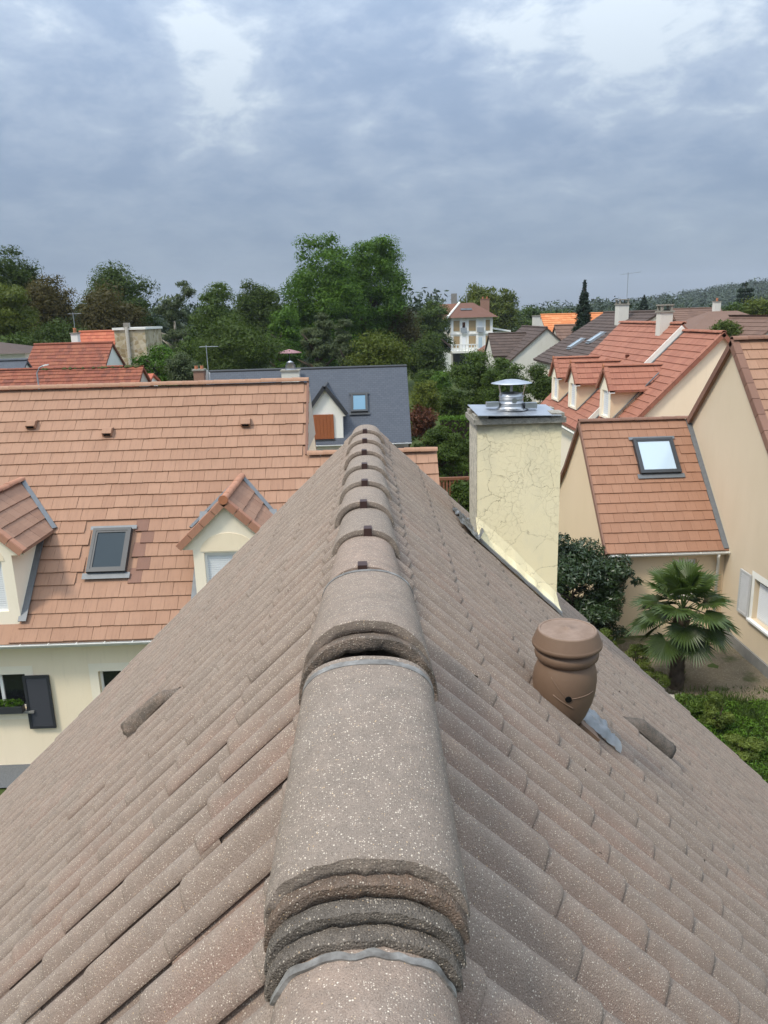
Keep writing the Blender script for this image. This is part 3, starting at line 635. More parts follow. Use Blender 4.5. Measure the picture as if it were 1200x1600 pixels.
# bits of leaf and grit lying on the tiles
def grit():
    rs = random.Random(5); w = WL[own_roof.name]
    for i in range(14):
        side = 1 if i < 12 else -1; x = rs.uniform(0.35, 2.4); y = rs.uniform(1.6, 5.6) if side > 0 else rs.uniform(2, 4)
        zh = Vector((side*SA, 0, CA)); p = Vector((side*x, y, APEX-x*SA/CA))+zh*0.012; a = rs.uniform(0, 6.28); s = rs.uniform(0.005, 0.012)
        xh = Vector((0, 1, 0)); yh = Vector((-side*CA, 0, SA)); d = xh*math.cos(a)+yh*math.sin(a); e = xh*-math.sin(a)+yh*math.cos(a)
        mb = MB(); mb.face(p-d*s, p-e*s*0.4+zh*0.003, p+d*s, p+e*s*0.4+zh*0.006); mb.face(p-d*s*0.5+zh*0.004, p+e*s*0.7+zh*0.008, p+d*s*0.7+zh*0.002)
        o = mb.build('dead_leaf', MAT['soil_dark'], None, base=p); tag(o, 'tiny dark leaf scrap lying on the brown concrete roof tiles', 'leaf', 'leaf scraps on the tiles')
grit()

# ------------------------------------------------------------------ shared building pieces
X3, Y3, Z3 = Vector((1, 0, 0)), Vector((0, 1, 0)), Vector((0, 0, 1))
def flat_tile_mesh(w, l, t=0.032, gap=0.006):
    g = gap/2; c = 0.005                                  # chamfered lower edge
    V = [(g, l, 0), (w-g, l, 0), (w-g, c, 0), (g, c, 0), (g, 0, -c), (w-g, 0, -c), (w-g, 0, -t), (g, 0, -t), (g, l, -t), (w-g, l, -t)]
    Q = [(3, 2, 1, 0), (4, 5, 2, 3), (7, 6, 5, 4), (8, 7, 3, 0), (6, 9, 1, 2)]
    return np.array(V, float), np.array(Q)
def tile_plane(parent, O, u, s, W, S, tw, g, mat, limit, mask=None, stuff='tile_field', lift=0.03, jit=1.0, vis=None, stagger=0.0, alt=None, name='roof_tile', bump=0.0):
    """tiles over the slope with its lower left corner O, eave direction u and upslope direction s (seen from outside, u points right)"""
    O, u, s = Vector(O), Vector(u).normalized(), Vector(s).normalized(); n = u.cross(s); V, Q = flat_tile_mesh(tw, g*1.16)
    nr, nc = int(round(S/g)), int(math.ceil(W/tw)); mats = []; tilt = math.atan2(0.030, g)
    B = Matrix((u, s, n)).transposed().to_4x4()
    rows = [random.gauss(0, 0.006)*jit for _ in range(nr)]
    for r in range(nr):
        off = -(tw/2)*stagger if r % 2 else 0.0
        for c in range(nc + (1 if stagger else 0)):
            a, b = c*tw+off, r*g
            a1 = min(a+tw, W); a = max(a, 0.0); fx = (a1-a)/tw
            if fx < 0.12: continue
            if mask and not mask(a+tw*fx/2, b+g/2): continue
            P = O + u*a + s*(b+rows[r]) + n*(lift + 0.008 + random.gauss(0, 0.0015)*jit)
            M = Matrix.Translation(P + s*random.gauss(0, 0.003)*jit) @ B @ Matrix.Rotation(-tilt+random.gauss(0, R(0.2))*jit, 4, 'X') @ Matrix.Rotation(random.gauss(0, R(0.35))*jit, 4, 'Z')
            if fx < 0.99: M = M @ Matrix.Diagonal((fx, 1, 1, 1))
            v = True
            if vis: v = vis(P)
            mats.append((M, v))
    class Alt: pass
    al = None
    if alt:
        me2 = np_mesh('roof_tile', V, Q); me2.materials.append(MAT[alt[1]])
        def al(p): return alt[0](p)
        al.me = me2
    lay_tiles(parent, name, V, Q, MAT[mat], mats, limit, False, stuff, al)
def cap_tiles(parent, P0, P1, step, r, mat, name='ridge_tile', up=Z3, half=True, drop=0.02):
    """half-round cap tiles laid end to end from P0 to P1"""
    P0, P1 = Vector(P0), Vector(P1); d = (P1-P0); L = d.length; d.normalize(); n = max(1, int(round(L/step))); st = L/n
    side = d.cross(up).normalized(); upv = side.cross(d); w = WL[parent.name]
    V = []; Q = []; K = 8
    for (f, rr) in ((-0.01, r), (st+0.015, r*0.90)):
        for k in range(K+1): a = math.pi*k/K; V.append(d*f + side*(-math.cos(a)*rr) + upv*(math.sin(a)*rr*0.85))
    for k in range(K): Q.append((k, k+1, K+1+k+1, K+1+k))
    b = len(V); V += [d*-0.01 + side*(-math.cos(math.pi*k/K)*(r-0.02)) + upv*(math.sin(math.pi*k/K)*(r-0.02)*0.85) for k in range(K+1)]
    for k in range(K): Q.append((b+k, b+k+1, k+1, k))
    me = np_mesh(name, [tuple(v) for v in V], Q, True); me.materials.append(MAT[mat])
    for i in range(n):
        p = P0 + d*(i*st) - upv*drop; o = bpy.data.objects.new(name, me); COL.objects.link(o); o.parent = parent; o.location = p-w+upv*random.gauss(0, 0.003); WL[o.name] = p
def skylight(parent, C, u, s, w, h, pane, frame='dark_frame', flash='zinc', label=None, blind=False):
    C, u, s = Vector(C), Vector(u), Vector(s); n = u.cross(s); mb = MB(); b = 0.075
    for (a, c, hw, hh) in ((-w/2+b/2, 0, b/2, h/2), (w/2-b/2, 0, b/2, h/2), (0, h/2-b/2, w/2-b, b/2), (0, -h/2+b/2, w/2-b, b/2)):
        mb.obox(C+u*a+s*c+n*0.075, u*hw, s*hh, n*0.075)
    o = mb.build('skylight', MAT[frame], parent)
    if label: o['label'] = label
    MB().obox(C+n*0.115, u*(w/2-b), s*(h/2-b), n*0.004).build('pane', MAT[pane], o)
    mb = MB(); k = 0.045
    for (a, c, hw, hh) in ((-w/2+b+k/2, 0, k/2, h/2-b), (w/2-b-k/2, 0, k/2, h/2-b), (0, h/2-b-k/2, w/2-b-k, k/2), (0, -h/2+b+k/2, w/2-b-k, k/2)): mb.obox(C+u*a+s*c+n*0.128, u*hw, s*hh, n*0.012)
    mb.build('sash', MAT[frame], o)
    MB().obox(C-s*(h/2+0.07)+n*0.062, u*(w/2+0.10), s*0.075, n*0.004).build('flashing', MAT[flash], o)
    mb = MB()
    MB().obox(C+s*(h/2+0.05)+n*0.064, u*(w/2+0.10), s*0.05, n*0.004).build('flashing', MAT[flash], o)
    return o
def window(parent, O, u, n, w, h, pane='dark_glass', frame='white_paint', mull=1, depth=0.12, transom=None):
    """casement set back in an opening; O is the lower left corner on the wall face"""
    O, u, n = Vector(O), Vector(u), Vector(n); b = 0.055; C = O+u*(w/2)+Z3*(h/2)-n*depth; mb = MB()
    for (a, c, hw, hh) in ((-w/2+b/2, 0, b/2, h/2), (w/2-b/2, 0, b/2, h/2), (0, h/2-b/2, w/2-b, b/2), (0, -h/2+b/2, w/2-b, b/2)): mb.obox(C+u*a+Z3*c, u*hw, Z3*hh, n*0.03)
    for i in range(mull): mb.obox(C+u*(-w/2+w*(i+1)/(mull+1)), u*0.035, Z3*(h/2-b), n*0.032)
    o = mb.build('window', MAT[frame], parent)
    MB().obox(C-n*0.01, u*(w/2-b), Z3*(h/2-b), n*0.004).build('pane', MAT[pane], o)
    return o
def roller(parent, O, u, n, w, h, pitch=0.045, depth=0.1, name='roller_shutter', mat='roller_shutter'):
    O, u, n = Vector(O), Vector(u), Vector(n); k = max(2, int(h/pitch)); p = h/k
    root = MB().obox(O+u*(w/2)+Z3*(h/2)-n*(depth+0.012), u*(w/2), Z3*(h/2), n*0.006).build(name, MAT['grey_metal'], parent)
    me = None
    for i in range(k):
        c = O+u*(w/2)+Z3*(p*(i+0.5))-n*depth
        if me is None:
            q = MB().obox((0, 0, 0), u*(w/2), Z3*(p*0.43), n*0.007); me = bpy.data.meshes.new('slat'); me.from_pydata(q.v, [], q.f); me.materials.append(MAT[mat])
        o = bpy.data.objects.new('slat', me); COL.objects.link(o); o.parent = root; o.location = c - WL[root.name]; WL[o.name] = c
    return root
def louvre_shutter(parent, O, u, n, w, h, mat, nsl, name='shutter'):
    O, u, n = Vector(O), Vector(u), Vector(n); b = 0.06; C = O+u*(w/2)+Z3*(h/2)+n*0.03; mb = MB()
    for (a, c, hw, hh) in ((-w/2+b/2, 0, b/2, h/2), (w/2-b/2, 0, b/2, h/2), (0, h/2-b/2, w/2-b, b/2), (0, -h/2+b/2, w/2-b, b/2)): mb.obox(C+u*a+Z3*c, u*hw, Z3*hh, n*0.02)
    mb.obox(C-n*0.012, u*(w/2-b), Z3*(h/2-b), n*0.004)
    o = mb.build(name, MAT[mat], parent); p = (h-2*b)/nsl; t = Vector(n)*0.6+Z3*0.8; me = None
    for i in range(nsl):
        c = C + Z3*(-h/2+b+p*(i+0.5))
        if me is None:
            q = MB().obox((0, 0, 0), u*(w/2-b), (Z3*0.9+n*-0.45)*(p*0.45), (n*0.9+Z3*0.45)*0.004); me = bpy.data.meshes.new('slat'); me.from_pydata(q.v, [], q.f); me.materials.append(MAT[mat])
        s = bpy.data.objects.new('slat', me); COL.objects.link(s); s.parent = o; s.location = c-WL[o.name]; WL[s.name] = c
    return o
def gutter(parent, P0, P1, r=0.06, mat='gutter', brackets=0.0):
    P0, P1 = Vector(P0), Vector(P1); d = (P1-P0).normalized(); side = d.cross(Z3); mb = MB(); K = 8; pts = []
    for p in (P0, P1):
        pts.append([p + side*(-math.cos(math.pi*k/K)*r) - Z3*(math.sin(math.pi*k/K)*r) for k in range(K+1)])
    for k in range(K):
        mb.face(pts[0][k], pts[0][k+1], pts[1][k+1], pts[1][k])
        i0 = [q + (P0-q)*0.12 + Z3*0.001 for q in (pts[0][k], pts[0][k+1])]; i1 = [q + (P1-q)*0.12 + Z3*0.001 for q in (pts[1][k], pts[1][k+1])]
        i0 = [pts[0][k]+(P0-pts[0][k])*0.1, pts[0][k+1]+(P0-pts[0][k+1])*0.1]; i1 = [pts[1][k]+(P1-pts[1][k])*0.1, pts[1][k+1]+(P1-pts[1][k+1])*0.1]
        mb.face(i1[0], i1[1], i0[1], i0[0])
    for sgn in (-1, 1):
        e = side*sgn*r*0.95; mb.tube([P0+e, P1+e], 0.009, 6)
    o = mb.build('gutter', MAT[mat], parent, False)
    if brackets:
        n = int((P1-P0).length/brackets)
        for i in range(n+1): MB().obox(P0+d*(brackets*(i+0.3))+Z3*0.006, d*0.012, side*(r*1.0), Z3*0.004).build('bracket', MAT[mat], o)
    return o
def gable_dormer(house_, front, out, u, half, zr, ze, whalf, zb, back, roofmat, wallmat, tw=0.33, g=0.34, sidemat=None, capmat=None, front_holes=(), tiles=True, over=0.10, zinc=True, capr=0.10, barge=True):
    """gabled dormer. front: point on the ground line of the gable (x, y); out: outward normal; u: right of it seen from outside; back: how far the ridge runs back"""
    F = Vector((front[0], front[1], 0)); out, u = Vector(out), Vector(u); mb = MB(); sl = (zr-ze)/half
    zw = zr - whalf*sl - 0.05
    d = MB(); d.wall(F - u*whalf + Z3*zb, u, Z3, out, 2*whalf, zw-zb, front_holes, 0.14)
    d.face(F-u*whalf+Z3*zw, F+u*whalf+Z3*zw, F+Z3*(zr-0.05))
    k = half-0.02                                          # soffit returns
    for s in (-1, 1): d.face(*([F+u*(s*whalf)+Z3*zw, F+u*(s*k)+Z3*(zr-k*sl-0.05), F+u*(s*k)+Z3*(zr-k*sl-0.14), F+u*(s*whalf)+Z3*(zr-k*sl-0.14)][::s]))
    dm = d.build('dormer', MAT[wallmat], house_)
    for s in (-1, 1): MB().face(*[F+u*(s*whalf)+Z3*zb, F+u*(s*whalf)-out*back+Z3*zb, F+u*(s*whalf)-out*back+Z3*zw, F+u*(s*whalf)+Z3*zw][::-s]).build('side_wall', MAT[sidemat or wallmat], dm)
    sv = {-1: (u*1 + Z3*sl).normalized(), 1: (u*-1 + Z3*sl).normalized()}
    S = math.hypot(half, zr-ze)
    m3 = MB()
    for s in (-1, 1):
        a = F+out*over+Z3*(zr-0.02); b_ = F+out*over+u*(s*half)+Z3*(ze-0.02); m3.prism([a, b_, b_-Z3*0.05, a-Z3*0.05], -out*(back+over))
    rf = m3.build('dormer_roof', MAT[roofmat], house_)
    if tiles:
        for s in (-1, 1):
            eu = out*(1 if s < 0 else -1)                 # eave direction seen from outside the slope, pointing right
            O = F + u*(s*half) + Z3*ze + out*over if s > 0 else F + u*(s*half) + Z3*ze - out*back
            W = back+over
            def mask(a, b, s=s): # keep what lies in front of the main slope
                t = 1-b/S; dist = a if s > 0 else W-a; return dist < W - t*half*1.0 + 0.25
            tile_plane(rf, O, eu, sv[s], W, S, tw, g, roofmat, 300, mask, 'tile_field', 0.012)
    cap_tiles(rf, F+out*(over+0.03)+Z3*(zr+0.03), F-out*back+Z3*(zr+0.03), 0.40, capr, capmat or roofmat, drop=0.03)
    if barge:
        MB().lathe((0, 0, 0), [(capr*1.02, 0), (capr*1.02, 0.03), (0.001, 0.034)], 16)
        pts = [F+out*(over+0.045)+Z3*(zr+0.0)+u*(capr*1.04*math.cos(2*math.pi*k/16))+Z3*(capr*1.04*math.sin(2*math.pi*k/16)) for k in range(16)]
        MB().prism(pts, -out*0.04).build('ridge_end', MAT['terracotta'], rf)
        for s in (-1, 1):                                  # rake tiles along the front edge
            n = 4; A_ = F+out*over+Z3*(zr+0.015); B_ = F+out*over+u*(s*(half+0.02))+Z3*(ze-0.005)
            for i in range(n):
                p, q = A_+(B_-A_)*(i/n+0.012), A_+(B_-A_)*((i+1)/n); dd = (q-p)/2; up = dd.cross(out).normalized(); up = up if up.z > 0 else -up
                MB().obox((p+q)/2 - up*0.055 + out*(0.012+0.004*(i % 2)), dd, up*0.075, out*0.016).obox((p+q)/2+up*0.02-out*0.07, dd, up*0.010, out*0.085).build('verge_tile', MAT[capmat or roofmat], rf)
    if zinc:
        for s in (-1, 1):
            a = F-out*(back-0.02)+Z3*(zr+0.03); b_ = F-out*(back-half*1.0-0.02)+u*(s*(half+0.03))+Z3*(ze+0.04); dd = (b_-a)/2
            MB().obox((a+b_)/2, dd, (u*s*0.7-out*0.7)*0.06, Z3*0.012+out*0.008).build('valley', MAT['zinc'], rf)
    return dm

# ------------------------------------------------------------------ left neighbour: salmon tiled house facing the camera
def left_house():
    T = thing('house', (-5.5, 18, zg(-5.5, 16)), 'cream house with long salmon flat tile roof and two gabled dormers, left of the ridge', 'house')
    x0, x1, xw, yE, zE, yR, zR = -13.0, -1.63, 1.72, 15.80, 3.42, 20.93, 8.55; g0 = 0.1; yF = 16.18
    holes = [(-9.30, -8.06, 1.60, 2.50), (-6.39, -5.35, 1.35, 2.50)]
    hz = [(a-x0, b-x0, c-g0, d-g0) for a, b, c, d in holes]
    mb = MB(); mb.wall((x0, yF, g0), X3, Z3, -Y3, x1-x0, zE+0.02-g0, hz, 0.2)
    mb.wall((x1, yF, g0), X3, Z3, -Y3, xw-x1, zE+0.02-g0, [], 0.2)
    yB = 26.0
    zr2 = 8.55-1.72
    for (X, zp) in ((x1, zR-0.06), (xw, zr2-0.06)):
        yr = yE+(zp-zE)
        mb.face((X, yF, g0), (X, yB-0.1, g0), (X, yB-0.1, zE), (X, yr, zp), (X, yF, zE+0.3))
    mb.face((x0, yB-0.1, g0), (x0, yB-0.1, zE), (xw, yB-0.1, zE), (xw, yB-0.1, g0))
    mb.build('wall', MAT['cream_wall'], T)
    mb = MB()
    def slab(xa, xb, zt):
        yr = yE+(zt-zE); a = [(xa, yE, zE-0.02), (xa, yr, zt-0.02), (xa, yr+(zt-zE), zE-0.02), (xa, yr+(zt-zE)-0.1, zE-0.1), (xa, yr, zt-0.13), (xa, yE+0.1, zE-0.10)]
        mb.prism(a, (xb-xa, 0, 0))
    slab(x0, x1, zR); slab(x1+0.002, xw, zr2)
    rf = mb.build('roof', MAT['salmon_tile'], T)
    s = Vector((0, 1, 1)).normalized(); S = (zR-zE)*math.sqrt(2); S2 = (zr2-zE)*math.sqrt(2)
    sky_c = (-6.19, 17.36)
    def mask(a, b):
        x = x0+a; y = yE+b/math.sqrt(2); z = zE+b/math.sqrt(2)
        if abs(x-sky_c[0]) < 0.56 and abs(y-sky_c[1]) < 0.56: return False
        if x > x1 and b > S2: return False
        for cx in (-8.72, -3.22):                          # dormers stand through the slope
            if abs(x-cx) < 0.70 and z < 5.5: return False
            if abs(x-cx) < (6.42-z)-0.15 and z > 5.4: return False
        return True
    def vis(p):
        q = proj(p); return q is not None and (q[0] > 545 or q[1] < 690+(545-q[0])*1.0)
    def near_sky(p): return (-7.02 < p.x < -6.74 and 16.7 < p.y < 17.9) or (-5.72 < p.x < -5.42 and 16.7 < p.y < 17.9)
    tile_plane(rf, (x0, yE, zE), X3, s, xw-x0, S, 0.305, 0.3437, 'salmon_tile', 300, mask, 'tile_field', 0.028, 1.0, vis, 1.0, alt=(near_sky, 'salmon_dark'))
    cap_tiles(rf, (x0, yR, zR+0.055), (x1+0.03, yR, zR+0.055), 0.43, 0.115, 'salmon_tile')
    cap_tiles(rf, (x1+0.05, yE+zr2-zE, zr2+0.055), (xw, yE+zr2-zE, zr2+0.055), 0.43, 0.115, 'salmon_tile')
    mb = MB(); mb.prism([(x1+0.008, yR-0.02, zR-0.02), (x1+0.008, yE+zr2-zE+0.1, zr2+0.06), (x1+0.008, yR+1.6, zr2+0.06)], (0.03, 0, 0)); mb.build('gable_cladding', MAT['grey_wall'], T)
    MB().obox((x1+0.02, (yR+yE+zr2-zE)/2, (zR+zr2)/2+0.02), (0.03, 0, 0), Vector((0, 0.86, 0.86)), Vector((0, -0.02, 0.02))).build('verge_trim', MAT['salmon_dark'], T)
    for (x, y) in ((-8.78, 20.07), (-6.76, 19.85), (-3.20, 19.97)):   # ventilation tiles
        z = zE+(y-yE); n = Vector((0, -1, 1)).normalized(); p = Vector((x, y, z))+n*0.05
        vt = MB().prism([p-X3*0.12-s*0.15, p-X3*0.12+s*0.15, p-X3*0.12+s*0.02+n*0.12, p-X3*0.12-s*0.13+n*0.12], X3*0.24).build('vent_tile', MAT['salmon_tile'], rf)
        MB().obox(p-s*0.142+n*0.06, X3*0.085, s*0.004, n*0.035).build('grille', MAT['black_gap'], vt)
    skylight(T, (sky_c[0], sky_c[1], zE+sky_c[1]-yE+0.01), X3, s, 0.90, 1.16, 'grey_glass', label='dark framed skylight in the salmon roof')
    gutter(T, (x0, yE-0.03, zE-0.03), (xw, yE-0.03, zE-0.03), 0.07, 'gutter', 0.62)
    MB().box(x0, xw, yE+0.06, yF-0.02, zE-0.16, zE-0.135).build('soffit', MAT['white_paint'], T)
    # facade windows, pale surrounds, shutter, flower box
    for i, (a, b, c, d) in enumerate(holes):
        m = MB(); e = 0.20
        m.wall((a-e, yF-0.012, c-0.24), X3, Z3, -Y3, b-a+2*e, d-c+0.24+e, [(e, e+b-a, 0.24, 0.24+d-c)], 0.012); 
        m.build('surround', MAT['cream_light'], T)
        window(T, (a, yF, c), X3, -Y3, b-a, d-c, 'dark_glass', 'white_paint', 1, 0.14)
        MB().box(a-0.05, b+0.12, yF-0.10, yF+0.1, c-0.055, c-0.004).build('sill', MAT['plinth'], T)
    louvre_shutter(T, (-8.10, yF-0.02, 1.13), X3, -Y3, 0.60, 1.34, 'charcoal_paint', 30)
    fb = thing('flower_box', (-8.6, yF-0.12, 1.60), 'dark planter with green plants on the left house window sill', 'planter')
    MB().box(-9.1, -8.16, yF-0.20, yF-0.02, 1.60, 1.76).build('trough', MAT['dark_frame'], fb)
    foliage_part('plants', 'leaf_bright', fb, [((x, yF-0.10, 1.82), (0.10, 0.07, 0.10)) for x in np.linspace(-9.0, -8.25, 6)], 900, 0.035, 3)
    # dormers
    for (cx, yf, zr, lab) in ((-3.22, 16.36, 6.43, 'right'), (-8.72, 16.14, 6.50, 'left')):
        zb = zE+(yf-yE)-0.10; wl = 0.79; ww = 1.10
        hole = [(wl-ww/2, wl+ww/2, max(0.02, 4.05-zb), 5.20-zb)]
        dm = gable_dormer(T, (cx, yf), -Y3, X3, 1.09, zr, zr-1.03, wl, zb, zr-zE-(yf-yE), 'mid_salmon', 'cream_light', 0.33, 0.34, 'cream_light', 'cap_salmon', hole)
        O = Vector((cx-ww/2, yf, zb+hole[0][2]))
        roller(dm, O+X3*0.05, X3, -Y3, ww-0.10, hole[0][3]-hole[0][2]-0.07, 0.05, 0.09)
        m = MB(); h = hole[0][3]-hole[0][2]
        for (a, b, c, d) in ((0, 0.05, 0, h), (ww-0.05, ww, 0, h), (0.05, ww-0.05, h-0.07, h)): m.box(O.x+a, O.x+b, yf+0.05, yf+0.13, O.z+c, O.z+d)
        m.build('window_frame', MAT['white_paint'], dm)
        # shallow round-headed panel above the opening
        pts = [(cx+0.62*math.cos(math.pi*k/16), yf-0.012, 5.23+0.42*math.sin(math.pi*k/16)) for k in range(17)]
        MB().prism(pts[::-1], (0, 0.010, 0)).build('arch_panel', MAT['cream_wall'], dm)
        MB().obox((cx, yf-0.06, zb+0.0), (0.95, 0, 0), Vector((0, 0.09, 0.09)), Vector((0, -0.008, 0.008))).build('apron', MAT['zinc'], dm)
        for sgn in (-1, 1):
            a = Vector((cx+sgn*0.84, yf-0.05, zE+yf-yE+0.02)); b = Vector((cx+sgn*0.84, yf+1.65, zE+yf-yE+1.72)); MB().obox((a+b)/2+Vector((0, -0.03, 0.05)), X3*0.09, (b-a)/2, Vector((0, -0.010, 0.010))).build('side_flashing', MAT['zinc'], dm)
    tag(MB().face((-14, 15.25, 0.16), (3, 15.25, 0.2), (3, 16.18, 0.2), (-14, 16.18, 0.16)).build('gravel_strip', MAT['gravel']), kind='structure')
    return T
flat_tile('mid_salmon', (0.30, 0.175, 0.12), (0.33, 0.195, 0.135), (0.28, 0.16, 0.11)); flat_tile('cap_salmon', (0.40, 0.20, 0.13), (0.43, 0.22, 0.145), (0.36, 0.17, 0.11))

# ------------------------------------------------------------------ foliage
def leaf_cloud(blobs, n, size, seed, tint=(0.0, 1.0), up=0.35, aspect=0.75, shell=0.55, droop=0.0):
    """leaf-sized quads spread through a set of ellipsoids; returns verts, quads, tint"""
    rg = np.random.default_rng(seed); C = np.array([b[0] for b in blobs], float); Rr = np.array([b[1] for b in blobs], float)
    wgt = (Rr.prod(axis=1))**(2/3); wgt /= wgt.sum(); idx = rg.choice(len(blobs), n, p=wgt)
    d = rg.normal(size=(n, 3)); d /= np.linalg.norm(d, axis=1)[:, None]
    rad = shell + (1.06-shell)*rg.random(n)**0.6
    P = C[idx] + d*Rr[idx]*rad[:, None]
    nm = d + rg.normal(size=(n, 3))*0.75; nm[:, 2] += up; nm /= np.linalg.norm(nm, axis=1)[:, None]
    t = np.cross(nm, rg.normal(size=(n, 3))); t /= np.linalg.norm(t, axis=1)[:, None]
    if droop: t[:, 2] -= droop; t /= np.linalg.norm(t, axis=1)[:, None]
    b = np.cross(nm, t); s = size*(0.55+0.9*rg.random(n))
    a1 = t*s[:, None]; b1 = b*(s*aspect*0.5)[:, None]
    V = np.stack([P-a1, P-b1+a1*0.15, P+a1, P+b1+a1*0.15], axis=1).reshape(-1, 3)
    Q = np.arange(4*n).reshape(-1, 4)
    bt = rg.random(len(blobs)); tn = np.clip(0.55*bt[idx] + 0.45*rg.random(n), 0, 1); tn = tint[0]+(tint[1]-tint[0])*tn
    return V, Q, np.repeat(tn, 4)
def foliage_part(name, mat, parent, blobs, n, size, seed, **kw):
    V, Q, t = leaf_cloud(blobs, n, size, seed, **kw); w = np.array(WL[parent.name]) if parent is not None else 0
    return link(name, np_mesh(name, V-w, Q, False, {'tint': t}), MAT[mat], parent)
left_house()

def chimney(parent, x0, x1, y0, y1, z0, z1, mat, cap='coping_concrete', pots=1, potmat='terracotta'):
    c = MB().box(x0, x1, y0, y1, z0, z1).build('chimney', MAT[mat], parent)
    MB().box(x0-0.05, x1+0.05, y0-0.05, y1+0.05, z1, z1+0.08).build('chimney_cap', MAT[cap], c)
    if pots == 9:                                          # raised slab on corner posts
        m = MB(); h = 0.22
        for a in (x0+0.06, x1-0.06):
            for b in (y0+0.06, y1-0.06): m.box(a-0.05, a+0.05, b-0.05, b+0.05, z1+0.08, z1+0.08+h)
        m.box(x0-0.03, x1+0.03, y0-0.03, y1+0.03, z1+0.08+h, z1+0.14+h); m.build('chimney_cowl', MAT['coping_concrete'], c)
        MB().box(x0+0.1, x1-0.1, y0+0.1, y1-0.1, z1+0.08, z1+0.12).build('flue', MAT['black_gap'], c)
    else:
        for i in range(pots):
            x = x0+(x1-x0)*(i+0.5)/pots; MB().lathe((x, (y0+y1)/2, z1+0.08), [(0.11, 0), (0.10, 0.2), (0.12, 0.3), (0.09, 0.3), (0.08, 0.1)], 14).build('chimney_pot', MAT[potmat], c, True)
    return c
def antenna(label, base, h, length=0.9, d=(1, 0.2, 0), n=7):
    b = Vector(base); t = thing('antenna', base, label, 'antenna'); d = Vector(d).normalized(); e = d.cross(Z3)
    MB().tube([b-Z3*0.3, b+Z3*h], 0.022, 6).build('mast', MAT['grey_metal'], t)
    a = b+Z3*(h-0.08); MB().tube([a-d*length*0.35, a+d*length*0.65], 0.016, 6).build('boom', MAT['grey_metal'], t)
    m = MB()
    for i in range(n):
        p = a-d*length*0.33+d*length*0.95*i/(n-1); m.tube([p-e*(0.30-0.02*i), p+e*(0.30-0.02*i)], 0.010, 5)
    m.build('elements', MAT['grey_metal'], t)
    return t
def gable_block(T, axis, c, r0, r1, half, zr, ze, zb, wall, roof, tiles=300, tw=0.30, g=0.34, over=0.12, ov_eave=0.25, thick=0.12, only=None, cap=True, gable_mat=None, lift=0.028, jit=1.0):
    """gabled block; axis is the ridge direction, c the ridge position across it"""
    ax = X3 if axis == 'X' else Y3; cr = Y3 if axis == 'X' else X3
    def P(a, b, z): return ax*a + cr*(c+b) + Z3*z
    sl = (zr-ze)/half; m = MB(); hw = half-ov_eave; zw = zr-hw*sl-thick*0.6
    pr = [P(r0, -hw, zb), P(r0, hw, zb), P(r0, hw, zw), P(r0, 0, zr-thick*0.6), P(r0, -hw, zw)]
    m.prism(pr, ax*(r1-r0)); wl = m.build('wall', MAT[wall], T)
    m = MB()
    for s in (-1, 1):
        a, b = P(r0-over, 0, zr), P(r0-over, s*half, ze); m.prism([a, b, b-Z3*thick, a-Z3*thick], ax*(r1-r0+2*over))
    rf = m.build('roof', MAT[roof], T)
    if tiles is not None:
        for s in (-1, 1):
            if only and s != only: continue
            out = cr*s; right = (-out).cross(Z3); a0 = r0-over if right.dot(ax) > 0 else r1+over
            O = ax*a0 + cr*(c+s*half) + Z3*ze; up = (cr*-s*half + Z3*(zr-ze)).normalized()
            tile_plane(rf, O, right, up, r1-r0+2*over, math.hypot(half, zr-ze), tw, g, roof, tiles, None, 'tile_field', lift, jit, stagger=1.0)
    if cap: cap_tiles(rf, P(r0-over, 0, zr+0.055), P(r1+over, 0, zr+0.055), 0.42, 0.11, roof) if cap is True else MB().tube([P(r0-over, 0, zr+0.02), P(r1+over, 0, zr+0.02)], 0.09, 8).build('ridge_capping', MAT[roof], rf)
    return wl, rf

